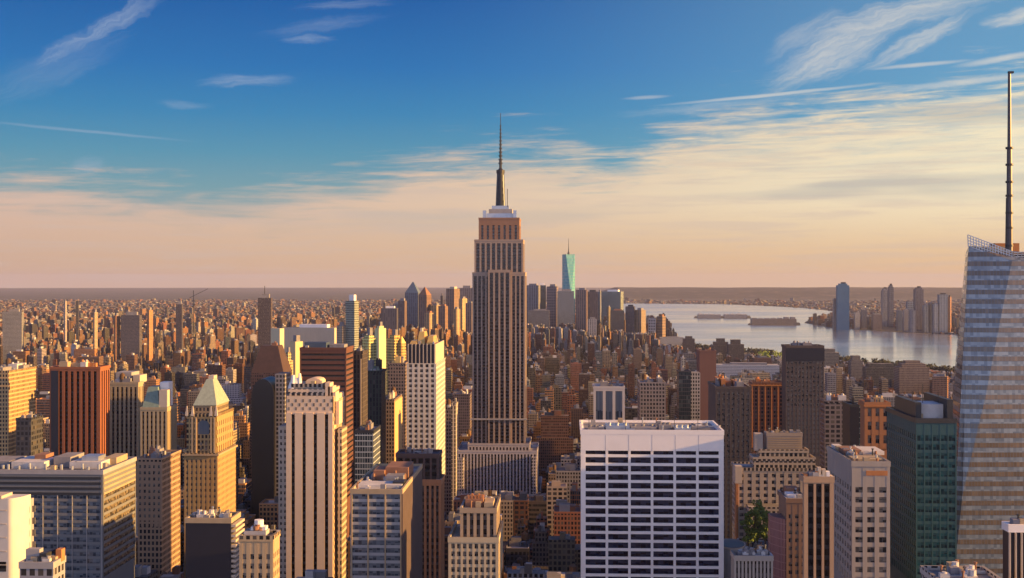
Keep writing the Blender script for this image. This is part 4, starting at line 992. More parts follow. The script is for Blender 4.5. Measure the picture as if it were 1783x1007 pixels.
# ------------------------------------------------------------------ middle distance and far landmarks
def rot_block(name, label, ref, px, yt, w, d, rot, Y, mat='fine', tint=(.3,.25,.2), ybot=None, roof=None, apex=None, box=True, zb=0.0, cat='building', steps=()):
    """a turned block: centre column px, roof row yt, width, depth and turn (degrees)"""
    X = XY(px, Y); z = ZZ(yt, X, Y); B = Bld(name, label, px, Y, ref, cat, ybot or yt + 60); r = math.radians(rot)
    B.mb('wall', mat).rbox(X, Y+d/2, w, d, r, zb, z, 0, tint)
    zt, ww, dd = z, w, d
    for (k, yy) in steps:
        z2 = ZZ(yy, X, Y); ww, dd = w*k, d*k
        B.own('upper_tier', mat, lambda m: m.rbox(X, Y+d/2, ww, dd, r, zt-.05, z2, 0, tint)); zt = z2
    if apex:
        z2 = ZZ(apex, X, Y); c, n = math.cos(r), math.sin(r)
        def f(m):
            q = [(X+x*c-y*n, Y+d/2+x*n+y*c) for x, y in ((-ww/2,-dd/2),(ww/2,-dd/2),(ww/2,dd/2),(-ww/2,dd/2))]
            m.prism(q, zt-.02, z2, 0, tint, top=[(X+(a-X)*.06, Y+d/2+(b-Y-d/2)*.06) for a, b in q])
        B.own('roof', roof or 'copper_green', f)
    elif box:
        B.own('roof_box', roof or 'roof_grey', lambda m: m.rbox(X+w*.05, Y+d/2, ww*.55, dd*.5, r, zt-.05, zt+RS.uniform(.02, .04)*z+1.5))
    hw = (abs(w*math.cos(r)) + abs(d*math.sin(r)))/2; dp = FPX/depth(X, Y)
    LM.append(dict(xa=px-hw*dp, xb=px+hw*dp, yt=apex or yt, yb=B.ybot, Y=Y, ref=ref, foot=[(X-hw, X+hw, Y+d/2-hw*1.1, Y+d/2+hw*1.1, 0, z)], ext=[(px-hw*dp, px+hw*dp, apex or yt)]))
    B.parts = {k: v for k, v in B.parts.items()}; B.ext = []; B.finish(); return B

def many():
    R = rot_block
    # brown tower with mansard top and black arched building in front, left of the slotted tower
    Y = 1300; B = Bld('mansard_tower', 'dark brown tower with sloping mansard roof behind the black arched building', 466, Y, 'the brown mansard tower', ybot=660)
    b = B.tier(437, 494, 650, 40, tint=(.10,.055,.05), mat='fine', parapet=False)
    B.own('roof', 'mansard', lambda m: hip(m, 437, 494, 603, 650.2, Y, 40, .24)); B.clutter((b[0]+9, b[1]-9, b[2]+13, b[3]-13, 0, ZZ(603,b[0],Y)), 3, ('dark_metal','roof_rust'), 3, inset=0); B.finish()
    Y = 1000; B = Bld('arched_black_building', 'black round topped glass building with grey flank, left of the slotted stone tower', 457, Y, 'the black arched building', ybot=760)
    x0, x1 = XY(438,Y), XY(477,Y); zs, zt = ZZ(690,x0,Y), ZZ(660,x0,Y)
    def f(m):
        n = 14; pr = [(x0+(x1-x0)*(1-math.cos(math.pi*i/n))/2, zs+(zt-zs)*math.sin(math.pi*i/n)) for i in range(n+1)]
        q = [(x0, 30)] + pr + [(x1, 30)]
        for (xa, za), (xb, zb) in zip(q, q[1:]): m.poly([(xa,Y,za),(xb,Y,zb),(xb,Y+30,zb),(xa,Y+30,za)], [(xa,za),(xb,zb),(xb,zb+30),(xa,za+30)])
        m.poly([(x, Y, z) for x, z in q[::-1]], q[::-1])
    B.own('wall', 'black_panel', f)
    B.own('side_wing', 'punched', lambda m: m.box(x1+.1, XY(496,Y+4), Y+4, Y+26, 20, ZZ(652,x1,Y), 0, (.28,.26,.26)))
    LM.append(dict(xa=437, xb=496, yt=652, yb=760, Y=Y, ref=B.ref, foot=[(x0, XY(496,Y), Y, Y+30, 0, zt)], ext=[(437,496,655)])); B.finish()
    # wide dark brown slab with the burning orange end
    Y = 900; B = Bld('wide_brown_slab', 'wide dark brown slab with glowing orange end wall and dark blue roof', 575, Y, 'the wide brown slab', ybot=760)
    b = B.tier(523, 602, 608, 30, mat='plain_wall', tint=(.13,.055,.04), fac=dict(kind='bands', floor=3.8, wz=.42, depth=.35, top=3.2, glass='dark_strip', margin=.6, low=100))
    B.own('roof_box', 'blue_roof', lambda m: m.box(XY(528,Y), XY(566,Y), Y+4, Y+18, b[5]-.05, ZZ(597,b[0],Y))); B.own('roof_box', 'roof_grey', lambda m: m.box(XY(570,Y), XY(596,Y), Y+8, Y+22, b[5]-.05, ZZ(601,b[0],Y)))
    B.finish()
    B, b = simple_tower('dark_strip_tower', 'narrow dark tower with one pale vertical edge right of the wide brown slab', 'the narrow dark strip tower', 614, 631, 614, 940, 26, mat='vertical', tint=(.09,.07,.06), ybot=750, clutter=2, cols=('dark_metal','roof_grey'))
    B.own('pale_edge', 'pale_stone', lambda m: m.box(b[1]-1.6, b[1]-.7, 939.4, 940.1, 60, ZZ(625,b[0],940), bottom=True)); B.finish()
    B, b = simple_tower('dark_green_block', 'dark green black block left of the slim white gridded tower', 'the dark green block', 634, 664, 648, 1020, 26, mat='vertical', tint=(.035,.05,.045), ybot=745, clutter=5, cols=('dark_metal','copper_green','roof_grey'), hmax=9); B.finish()
    B, b = simple_tower('small_blue_block', 'small pale blue glass block with a dark rim above the gridded glass block', 'the small pale blue block', 618, 650, 752, 850, 32, mat='curtain', tint=(.40,.45,.48), ybot=815, clutter=3, trim='dark_metal'); B.finish()
    B, b = simple_tower('gold_side_block', 'brown block with sunlit golden blank side wall left of the slim white gridded tower', 'the golden sided block', 665, 686, 698, 1080, 52, mat='fine', tint=(.34,.24,.16), ybot=790, clutter=4, hmax=7, tank=1)
    B.own('side_wall', 'sunlit_gold_wall', lambda m: m.box(b[1]+.02, b[1]+.5, b[2]+.2, b[3]-.2, 30, b[5]-1.1, bottom=True)); B.finish()  # sunlight painted into the gold colour of this side wall
    B, b = simple_tower('weathered_block', 'brown weathered block with an arched rooftop plant beside the golden sided block', 'the weathered block', 676, 706, 634, 1300, 36, mat='punched', tint=(.24,.17,.13), ybot=690, clutter=5, cols=('roof_rust','gold_leaf','roof_grey'), hmax=8); B.finish()
    B, b = simple_tower('grey_flank_block', 'slim grey brown tower between white gridded tower and tallest tower', 'the slim grey brown tower', 774, 786, 712, 1180, 26, mat='fine', tint=(.22,.18,.16), ybot=900, clutter=1, tank=1); B.finish()
    B, b = simple_tower('purple_block', 'shadowed purple brown block hard against the left of the tallest tower', 'the shadowed purple block', 788, 818, 688, 1500, 30, mat='fine', tint=(.17,.13,.14), ybot=760, clutter=3); B.finish()
    B, b = simple_tower('white_edge_tower', 'slender white edged tower between the white gridded tower and the tallest tower', 'the slender white edged tower', 786, 794, 705, 1100, 18, mat='vertical', tint=(.62,.55,.45), ybot=800, clutter=1); B.finish()
    # turned blocks that take the sun, left of the tallest tower
    A = 'small pale yellow box lit by the sun beside the dark masted tower'
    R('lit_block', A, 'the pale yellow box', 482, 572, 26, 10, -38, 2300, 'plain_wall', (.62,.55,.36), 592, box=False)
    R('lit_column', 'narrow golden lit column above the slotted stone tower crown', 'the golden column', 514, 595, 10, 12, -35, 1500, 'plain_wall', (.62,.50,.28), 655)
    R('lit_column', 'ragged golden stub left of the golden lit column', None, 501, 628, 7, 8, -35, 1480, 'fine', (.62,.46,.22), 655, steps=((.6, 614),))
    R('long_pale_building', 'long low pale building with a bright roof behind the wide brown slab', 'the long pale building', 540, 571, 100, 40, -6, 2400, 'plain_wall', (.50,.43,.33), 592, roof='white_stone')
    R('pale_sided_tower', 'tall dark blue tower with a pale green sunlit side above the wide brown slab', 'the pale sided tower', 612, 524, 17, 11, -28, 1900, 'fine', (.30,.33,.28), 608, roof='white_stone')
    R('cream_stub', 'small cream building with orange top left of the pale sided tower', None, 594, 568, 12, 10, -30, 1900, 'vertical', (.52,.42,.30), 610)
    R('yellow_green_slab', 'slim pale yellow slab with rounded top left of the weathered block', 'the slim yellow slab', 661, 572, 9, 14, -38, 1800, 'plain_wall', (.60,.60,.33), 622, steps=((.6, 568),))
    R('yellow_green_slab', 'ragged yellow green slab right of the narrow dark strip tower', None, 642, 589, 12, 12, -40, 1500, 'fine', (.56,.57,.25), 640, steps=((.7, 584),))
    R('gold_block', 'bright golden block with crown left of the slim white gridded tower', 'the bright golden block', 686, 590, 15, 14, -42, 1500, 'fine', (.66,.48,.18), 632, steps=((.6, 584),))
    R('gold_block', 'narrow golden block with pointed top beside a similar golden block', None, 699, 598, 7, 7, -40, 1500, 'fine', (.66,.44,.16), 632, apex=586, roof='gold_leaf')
    R('masted_tower', 'lone dark brown tower with rooftop mast on the left skyline', 'the dark masted tower', 460, 519, 31, 22, 4, 3000, 'fine', (.10,.075,.075), 592)
    o = bpy.data.objects['masted_tower']
    B = Bld('tower_crane', 'thin construction crane with a raised jib on the left skyline', 335, 3600, None, 'crane', 525)
    X, Y = XY(337, 3600), 3600
    B.own('mast', 'dark_metal', lambda m: m.box(X-.7, X+.7, Y-.7, Y+.7, 0, ZZ(506,X,Y)))
    B.own('jib', 'dark_metal', lambda m: m.bar((X-12, Y, ZZ(519,X,Y)), (X+42, Y, ZZ(503,X,Y)), 1.1)); B.finish()
    mm = MB(); Xm = XY(459,3000); mm.cyl(Xm, 3011, 1.1, ZZ(519,Xm,3000)-1, ZZ(498,Xm,3000), n=6, r1=.7); mo = mm.build('roof_mast', 'dark_metal', o, ORG[o])
    far = [('dark_pair', 'dark twin topped block left of the masted tower', 311, 530, 16, 14, 5, 3400, (.09,.08,.10), 555),
           ('grey_slab', 'flat grey slab at the far left skyline edge', 20, 543, 50, 20, 8, 3300, (.26,.26,.27), 552),
           ('pale_chimney', 'slim pale chimney like tower on the far left skyline', 113, 525, 7, 7, -20, 4200, (.55,.45,.38), 540),
           ('dark_spirelet', 'slim dark tower beside the pale chimney like tower', 134, 524, 8, 8, 10, 4300, (.07,.07,.08), 530),
           ('wide_dark_block', 'wide dark block with pale centre strip on the left skyline', 226, 549, 46, 24, 4, 3100, (.11,.10,.12), 575),
           ('orange_slim', 'slim orange lit tower right of the wide dark block', 260, 540, 8, 12, -36, 3200, (.52,.26,.12), 570),
           ('orange_slim', 'short orange lit tower left of the wide dark block', 202, 550, 9, 12, -36, 3100, (.50,.26,.13), 570),
           ('tan_slim', 'slim tan lit tower near the pale chimney like tower', 165, 544, 6, 10, -32, 3300, (.52,.38,.25), 565)]
    for nm, lb, px, yt, w, d, r, Y, t, yb in far: R(nm, lb, {'wide_dark_block':'the wide dark skyline block','pale_chimney':'the pale chimney tower'}.get(nm), px, yt, w, d, r, Y, 'fine', t, yb)
    # ---------------- the downtown cluster
    R('glass_spire_tower', 'distant turquoise tapering glass tower with a thin spire, tallest of the downtown cluster', 'the turquoise spire tower', 990, 520, 56, 56, 0, 5700, 'blue_glass', (.2,.3,.3), 530, box=False)
    o = bpy.data.objects['glass_spire_tower']; X, Y = XY(990, 5700), 5728
    z0, z1 = ZZ(520,X,5700), ZZ(443,X,5700); s0, s1 = 22.5, 25.5
    m = MB(); sq = [(X+s0*math.sqrt(2)*math.cos(math.radians(a)), Y+s0*math.sqrt(2)*math.sin(math.radians(a))) for a in (203,293,23,113)]
    tp = [(X+s1*1.2*math.cos(math.radians(a)), Y+s1*1.2*math.sin(math.radians(a))) for a in (248,338,68,158)]
    for i in range(4):
        j = (i+1) % 4
        m.poly([(*sq[i],z0),(*sq[j],z0),(*tp[i],z1)], [(0,z0),(56,z0),(28,z1)], 0, (.25,.42,.42))
        m.poly([(*sq[j],z0),(*tp[j],z1),(*tp[i],z1)], [(56,z0),(84,z1),(28,z1)], 0, (.2,.3,.3))
    m.poly([(*p, z1) for p in tp], [p for p in tp], 0, (.2,.3,.3)); m.build('glass_shaft', 'turquoise_glass', o, ORG[o])
    m = MB(); m.cyl(X, Y, 5, z1-1, z1+9, n=10); m.cyl(X, Y, 2.4, z1+9, z1+30, n=8, r1=1.6); m.cyl(X, Y, 1.3, z1+30, ZZ(415,X,5700), n=6, r1=.6); m.build('spire', 'dark_metal', o, ORG[o])
    dt = [('grey_curved_tower','grey curved tower right behind the tallest spired tower', 927, 497, 58, 40, -10, 5200, (.24,.24,.26), 545, None),
          ('dark_flat_tower','flat dark glass tower with pale rim left of the turquoise spire tower', 943, 497, 36, 40, 0, 5300, (.06,.07,.10), 545, 'white_stone'),
          ('domed_pale_block','wide pale low block in front of the flat dark glass tower', 938, 541, 82, 50, 0, 4900, (.40,.36,.36), 564, None),
          ('edge_lit_tower','brown tower with golden left edge left of the turquoise spire tower', 962, 499, 40, 46, -8, 5100, (.22,.17,.17), 570, None),
          ('silver_block','silvery glass block at the foot of the turquoise spire tower', 985, 507, 66, 40, 0, 5000, (.50,.52,.55), 563, None),
          ('brown_tall_block','plain reddish brown tower right of the turquoise spire tower', 1013, 505, 42, 40, -6, 5000, (.26,.17,.14), 575, None),
          ('blue_dark_block','dark blue and brown tower right of the plain reddish brown tower', 1031, 508, 46, 40, 0, 5100, (.09,.08,.11), 556, 'dark_metal'),
          ('white_green_block','big pale green glass tower with sharp corner in the downtown cluster', 1067, 508, 82, 60, -14, 5300, (.55,.62,.54), 545, 'white_stone'),
          ('white_slim_tower','slim white tower left of the big pale green glass tower', 1044, 508, 10, 20, -12, 5200, (.60,.60,.58), 552, None),
          ('gold_slim_tower','slim golden tower in front of the big pale green glass tower', 1060, 535, 9, 12, -40, 4800, (.60,.46,.26), 566, None),
          ('brown_low_tower','brown block in front of the big pale green glass tower', 1075, 541, 50, 40, 0, 4700, (.17,.12,.11), 575, 'roof_rust'),
          ('grey_low_tower','small grey tower in front of the dark blue and brown tower', 1031, 556, 32, 30, 0, 4500, (.38,.36,.36), 585, None),
          ('dark_end_tower','dark tower with pale top at the right of the downtown cluster', 1098, 534, 34, 40, -8, 4800, (.08,.075,.09), 580, 'dark_metal'),
          ('gold_edge_tower','dark tower with golden left edge at the right of the downtown cluster', 1115, 540, 30, 34, -34, 4800, (.34,.25,.16), 580, None),
          ('pale_small_block','small pale block by the water right of downtown', 1136, 555, 28, 24, -8, 5000, (.44,.42,.42), 578, None),
          ('ragged_end_tower','ragged brown tower last at the water edge right of downtown', 1152, 551, 24, 30, -30, 5000, (.24,.16,.11), 590, 'roof_rust')]
    for nm, lb, px, yt, w, d, r, Y, t, yb, rf in dt: R(nm, lb, None, px, yt, w, d, r, Y, 'curtain' if 'glass' in lb else ('far_stripe' if px % 2 else 'far_grid'), t, yb, roof=rf)
    dl = [('peaked_tower','blue grey tower with peaked roof left of the tallest spired tower', 718, 510, 50, 44, -8, 4600, (.14,.17,.22), 545, 491, 'slate_roof'),
          ('pointed_brown_tower','tall brown tower with rounded shoulder beside the peaked blue grey tower', 739, 514, 32, 34, -24, 4300, (.24,.13,.09), 570, 500, 'roof_rust'),
          ('dark_wide_block','wide dark purple block with white roof units left of the peaked tower', 677, 537, 52, 36, 0, 4100, (.09,.08,.10), 572, None, 'white_stone'),
          ('brown_shoulder','brown block at left foot of the peaked blue grey tower', 700, 524, 24, 26, -12, 4400, (.20,.13,.11), 565, None, None),
          ('gold_cluster_block','golden lit block right of the rounded brown tower', 758, 532, 30, 24, -36, 4300, (.55,.38,.18), 565, None, None),
          ('thin_dark_tower','thin dark tower on the skyline left of the tallest spired tower', 769, 515, 9, 12, 0, 4700, (.08,.08,.10), 545, None, None),
          ('masted_brown_tower','brown orange tower with flat top and thin mast left of the tallest spired tower', 788, 503, 36, 36, -30, 4600, (.30,.19,.13), 560, None, 'pale_stone'),
          ('slate_flat_tower','broad grey purple tower touching the left of the tallest spired tower', 811, 502, 52, 40, 0, 4800, (.20,.18,.20), 575, None, 'roof_grey'),
          ('brown_cluster_block','short brown block below the thin dark skyline tower', 771, 533, 26, 24, -20, 4250, (.30,.17,.10), 565, None, 'roof_rust'),
          ('golden_cluster_slab','golden lit slab right of the flat topped masted tower', 806, 520, 16, 26, -40, 4500, (.56,.40,.18), 560, None, None),
          ('dusky_cluster_tower','dusky tower with gold edge close to the tallest spired tower', 818, 528, 24, 22, -24, 4300, (.30,.22,.17), 580, None, None),
          ('amber_cluster_block','amber block with stepped neighbours left of the golden lit block', 747, 545, 22, 20, -38, 4000, (.52,.32,.15), 572, None, 'roof_rust'),
          ('grey_cluster_tower','grey tower between peaked blue grey tower and wide dark purple block', 690, 530, 24, 24, -4, 4500, (.20,.19,.21), 560, None, None),
          ('orange_cluster_tower','narrow orange lit tower below the masted brown orange tower', 795, 538, 14, 16, -38, 4000, (.56,.36,.16), 572, None, None)]
    for nm, lb, px, yt, w, d, r, Y, t, yb, ap, rf in dl: R(nm, lb, 'the peaked blue grey tower' if nm == 'peaked_tower' else None, px, yt, w, d, r, Y, 'far_stripe', t, yb, apex=ap, roof=rf)
    # ---------------- dark blocks along the near river bank
    for nm, lb, px, yt, w, d, r, Y, t, yb, st in (
        ('riverside_block','dark rounded block against the water right of downtown', 1200, 590, 34, 30, 0, 3900, (.08,.065,.07), 606, ((.6,586),)),
        ('riverside_block','wide dark stepped block against the water left of the black gridded tower', 1256, 602, 60, 40, 0, 3700, (.08,.07,.075), 616, ((.7,596),(.4,590))),
        ('riverside_block','second dark stepped block beside the wide stepped one at the water', 1282, 600, 44, 36, 0, 3600, (.085,.07,.07), 620, ((.6,592),)),
        ('white_pier_shed','long white low shed by the river left of the black gridded tower', 1300, 636, 150, 50, -4, 2900, (.66,.63,.60), 648, ()),
        ('pier_building','pale flat terminal on the near river bank right of downtown', 1170, 588, 90, 60, 0, 4900, (.50,.50,.50), 600, ()),
        ('tan_river_block','small tan block at the water just right of the black gridded tower', 1446, 614, 42, 30, -4, 3000, (.30,.24,.17), 640, ((.6,608),)),
        ('domed_river_block','brown block with rounded roof near the water left of the faceted glass tower', 1592, 640, 58, 40, 0, 2500, (.24,.18,.15), 690, ((.8,634),(.5,629))),
        ('orange_river_block','orange lit block near the water beside the rounded roof block', 1640, 656, 26, 20, -20, 2300, (.40,.20,.11), 700, ()),
        ('dark_long_block','long dark block with a white stripe near the water', 1535, 640, 66, 30, 0, 2700, (.09,.085,.085), 660, ((.8,634),)),
        ('grey_river_block','grey tower near the water with stacked roof', 1492, 628, 26, 30, 0, 2900, (.19,.17,.16), 660, ((.7,620),))):
        R(nm, lb, None, px, yt, w, d, r, Y, 'fine', t, yb, steps=st, box=not st)
    # ---------------- across the river
    jc = [(1469, 497, 62, 50, -4, 6750, 'tallest blue glass tower on the far river bank', (.10,.21,.28), 'plain_wall'),
          (1455, 521, 20, 30, 0, 6800, 'short grey tower left of the tallest blue tower across the river', (.30,.28,.27), 'fine'),
          (1542, 506, 34, 40, 0, 7300, 'left grey tower of a pair across the river', (.28,.29,.31), 'far_stripe'),
          (1552, 500, 26, 30, 0, 7200, 'right dark taller tower of a pair across the river', (.13,.14,.17), 'far_grid'),
          (1586, 525, 36, 40, 0, 7000, 'squat blue grey block across the river', (.20,.24,.28), 'far_grid'),
          (1601, 504, 42, 40, 0, 6700, 'dark brown tower with rounded top across the river', (.15,.14,.16), 'far_stripe'),
          (1567, 541, 24, 30, 0, 6700, 'low blue block across the river, left of three', (.16,.20,.26), 'ribbon'),
          (1578, 540, 22, 30, 0, 6600, 'low pale block across the river, middle of three', (.40,.38,.38), 'vertical'),
          (1590, 541, 28, 30, 0, 6500, 'low grey block across the river, right of three', (.28,.28,.30), 'far_stripe'),
          (1613, 532, 22, 30, 0, 6500, 'slim blue grey tower right of the rounded dark brown tower', (.26,.30,.34), 'far_stripe'),
          (1622, 528, 18, 30, 0, 6500, 'dark slim tower in a row across the river', (.13,.15,.19), 'far_stripe'),
          (1630, 530, 22, 30, 0, 6450, 'pale blue tower in a row across the river', (.34,.37,.40), 'far_stripe'),
          (1643, 513, 42, 36, 0, 6450, 'broad pale blue tower with dark cap across the river', (.30,.34,.38), 'far_stripe'),
          (1655, 517, 12, 30, -26, 6500, 'thin orange tower right of the broad pale blue one', (.42,.22,.14), 'fine'),
          (1493, 545, 26, 30, 0, 6900, 'low white block right of the tallest blue tower across the river', (.52,.48,.46), 'fine'),
          (1505, 540, 26, 30, 0, 7100, 'low dark blue block beside the low white block across the river', (.16,.17,.20), 'fine'),
          (1528, 548, 46, 40, 0, 6800, 'dull brown low block across the river', (.22,.17,.16), 'fine')]
    for px, yt, w, d, r, Y, lb, t, mt in jc: R('riverside_tower', lb, 'the tallest blue tower across the river' if 'tallest' in lb else None, px, yt, w, d, r, Y, mt, t, 578, roof='dark_metal' if yt < 520 else None, steps=((.7, yt-3),) if yt < 510 else ())
    # islands in the bay with long low buildings
    for i, (xa, xb, yb, yt, lb) in enumerate(((1212,1304,554,546.5,'long low pale terminal on the left island in the bay'),(1306,1390,566,553,'low dark block on the right island in the bay'))):
        P = [ground_pt(x, y) for x, y in ((xa-4, yb+.8), (xb+4, yb+1.2), (xb+2, yb-4), (xa-2, yb-3))]
        me = bpy.data.meshes.new('island'); q = P
        me.from_pydata([(x, y, 1.6) for x, y in q] + [(x, y, -1) for x, y in q], [], [(0,1,2,3), (0,4,5,1), (1,5,6,2), (2,6,7,3), (3,7,4,0)]); me.materials.append(MATS['ground'])
        o = bpy.data.objects.new('island', me); COL.objects.link(o); structure(o)
        Yb = P[0][1] + 80; n = 2 if i == 0 else 1
        for k in range(n):
            c0 = xa + (xb-xa)*k/n + 3; c1 = xa + (xb-xa)*(k+1)/n - 3
            B = Bld('island_building', lb if k == 0 else 'long low grey terminal, right end of the left island in the bay', (c0+c1)/2, Yb, None, 'building', 570)
            X0, X1 = XY(c0, Yb), XY(c1, Yb); z = ZZ(yt, X0, Yb)
            B.own('wall', 'ribbon' if i == 0 else 'fine', lambda m: m.box(X0, X1, Yb, Yb+60, 1, z*.8, 0, (.40,.38,.37) if i == 0 else (.24,.20,.17)))
            for j in range(4 + 3*i):
                xx = X0 + (X1-X0)*(j+.5)/(4+3*i); ww = (X1-X0)/(5+3*i)
                B.own('roof_box', 'roof_pale' if i == 0 else 'roof_grey', lambda m, xx=xx, ww=ww: m.box(xx-ww*.4, xx+ww*.4, Yb+10, Yb+50, z*.8-.05, z*RS.uniform(.85,1.05)))
            B.finish()
simple('mansard', (.075,.042,.038), .8, var=.4); simple('sunlit_gold_wall', (.60,.42,.20), .8, var=.12); simple('blue_roof', (.05,.08,.13), .6); simple('slate_roof', (.12,.16,.20), .5)
many()
# ------------------------------------------------------------------ the city between and beyond
CM = ['fine', 'punched', 'punched_wide', 'vertical', 'ribbon', 'curtain', 'plain_wall', 'wood_tank']
PAL = [('brown brick', (.21,.115,.08), 16), ('tan', (.40,.30,.20), 16), ('cream', (.54,.46,.35), 11), ('grey', (.28,.27,.28), 15), ('dark', (.09,.08,.085), 10),
       ('red brick', (.31,.12,.065), 12), ('orange brick', (.48,.24,.10), 12), ('pale', (.62,.58,.53), 8)]
PW = [p[2] for p in PAL]
PWL = [20, 14, 7, 7, 12, 16, 26, 5]  # far left city favours orange walls, painting in the sunset glow
rg = random.Random(2024)
def interp(x, T):
    for (a, p), (b, q) in zip(T, T[1:]):
        if x <= b: return p + (q-p)*(x-a)/(b-a) if x > a else p
    return T[-1][1]
CAP = [(300,1015),(600,975),(800,905),(1000,835),(1200,775),(1500,718),(2000,650),(2600,612),(3200,585),(4500,556),(6500,532),(10000,516),(20000,506),(40000,502)]
SHORE = [(1140,575),(1165,594),(1200,602),(1300,613),(1440,622),(1530,634),(1690,650),(2000,668)]
def gen_list():
    out = []
    def add(cx, cy, w, d, rot, h):
        px, py, dp = proj(cx, cy, 0)
        if dp < 200 or px < -220 or px > 2050: return
        hw = max(w, d)*.5*FPX/dp
        if in_poly(cx, cy) or in_poly(cx+w*.7, cy+d*.7) or in_poly(cx+w*.7, cy-d*.7) or in_poly(cx-w*.7, cy): return
        yc = interp(cy, CAP) + rg.random()**2*18*min(1, 2500/cy)
        if px > 1140 and cy < 5200: yc = max(yc, interp(px, SHORE) + 3 + rg.random()**2*14)
        hmax = CAMZ - (yc-EY)*dp/FPX
        h = min(h, hmax*rg.uniform(.85, 1))
        for L in LM:
            for f in L['foot']:
                if f[0]-w/2-2 < cx < f[1]+w/2+2 and f[2]-d/2-2 < cy < f[3]+d/2+2: return
            if L['Y'] > cy:
                for e in L['ext']:
                    if e[0]-hw < px < e[1]+hw:
                        h = min(h, CAMZ - (L['yb']-EY+2)*(dp-d*.5)/FPX)
        if h < 4: return
        pi = rg.choices(range(len(PAL)), PW if px > 860 or cy < 1500 else PWL)[0]; t = PAL[pi][1]; k = rg.choice((rg.uniform(.32,.6), rg.uniform(.5,.9), rg.uniform(.8,1.2)))
        near = cy < 3300; k *= interp(cy, [(1500,1.0),(2600,.80),(9000,.70)])
        out.append(dict(cx=cx, cy=cy, w=w, d=d, rot=rot, h=h, pal=pi, tint=tuple(min(.8, c*k*rg.uniform(.94,1.06)) for c in t),
                        mat=rg.choices(range(6), [30,26,12,12,8,6])[0], form=rg.choices((0,1,2,3), [40,25,12,23])[0], seed=rg.random()))
    # midtown to the village: streets 80 m apart, lots two deep
    Y = 330.0
    while Y < 3300:
        half = Y*.50 + 150; X = -half
        while X < half:
            if ((X+1180) % 265) < 26: X += 26; continue
            w = (rg.uniform(8, 22) if Y > 900 else rg.uniform(12, 28)) if rg.random() < .82 else rg.uniform(24, 52)
            for row in (0, 1):
                d = rg.uniform(18, 30)
                r = rg.random()
                if Y < 1000: h = rg.uniform(35, 120)
                elif Y < 1600: h = rg.uniform(22, 70) if r < .7 else rg.uniform(60, 130)
                elif Y < 2400: h = rg.uniform(18, 52) if r < .8 else rg.uniform(45, 105)
                else: h = rg.uniform(15, 46) if r < .78 else rg.uniform(40, 95)
                add(X+w/2, Y+16+row*31+d/2, w-.6, d, 0, h)
            X += w
        Y += 80
    # the older city beyond, turned this way and that
    Y = 3300.0
    while Y < 8200:
        half = Y*.50 + 200; X = -half; k = 1 + (Y-3300)/4200
        while X < half:
            seg = math.sin(X/310+1.7) + math.sin(X/830-.6) + math.sin(Y/410)
            px = proj(X, Y, 0)[0]
            rot = math.radians(-28 + 14*seg) if px < 860 else math.radians(-8 + 8*seg)
            w = rg.uniform(7, 18)*k; d = rg.uniform(9, 20)*k; r = rg.random()
            h = rg.uniform(12, 34) if r < .66 else (rg.uniform(30, 62) if r < .93 else rg.uniform(55, 95))
            if 640 < px < 1170 and 3900 < Y < 5900: h *= 1.5 + rg.random()
            if Y > 6000: h *= .75
            if rg.random() < .86: add(X+w/2, Y+rg.uniform(0, 14)*k, w, d, rot + rg.gauss(0, .05), h)
            X += w*rg.uniform(1.12, 1.5)
        Y += 32*k
    # low boroughs out to the haze
    Y = 8200.0
    while Y < 17000:
        half = Y*.47; X = -half; k = Y/8200
        while X < half:
            w = rg.uniform(12, 34)*k**.8; d = rg.uniform(12, 28)*k**.8; r = rg.random()
            h = (rg.uniform(7, 17) if r < .90 else (rg.uniform(18, 40) if r < .99 else rg.uniform(40, 75)))*min(1, 10500/Y)
            if rg.random() < .62: add(X+w/2, Y+rg.uniform(0, 60)*k, w, d, math.radians(rg.uniform(-50, 10)), h)
            X += w*rg.uniform(1.1, 2.0)
        Y += 75*k**1.8
    return out
GEN = gen_list(); print('GEN', len(GEN))

def city_mesh(m, e, clutter=True, org=None):
    r = random.Random(e['seed']); cx, cy, w, d, rot, h = (e[k] for k in ('cx','cy','w','d','rot','h')); t = e['tint']; mi = e['mat']
    c, n = math.cos(rot), math.sin(rot)
    def at(x, y): return cx + x*c - y*n, cy + x*n + y*c
    far = cy > 4500; tops = []
    if e['form'] in (1, 2) and h > 16:
        s = 1.0; z = 0; steps = 2 if e['form'] == 1 else 3; zz = [h*r.uniform(.62,.8)] + ([h*.9] if steps == 3 else []) + [h]
        for z1 in zz:
            m.rbox(*at(0, (1-s)*d*.2), w*s, d*s, rot, z, z1, mi, t); z = z1 - .05; s *= r.uniform(.62, .8)
        tw, td = w*s*1.3, d*s*1.3
    else:
        m.rbox(cx, cy, w, d, rot, 0, h, mi, t); tw, td = w, d
        if not far and clutter:            # parapet rim
            for x, y, a, b in ((0,-d/2+.3,w,.6),(0,d/2-.3,w,.6),(-w/2+.3,0,.6,d-1.3),(w/2-.3,0,.6,d-1.3)):
                m.rbox(*at(x, y), a+.12, b+.12, rot, h-.3, h+1.0, 6, tuple(v*1.08 for v in t))
    return at, tw, td
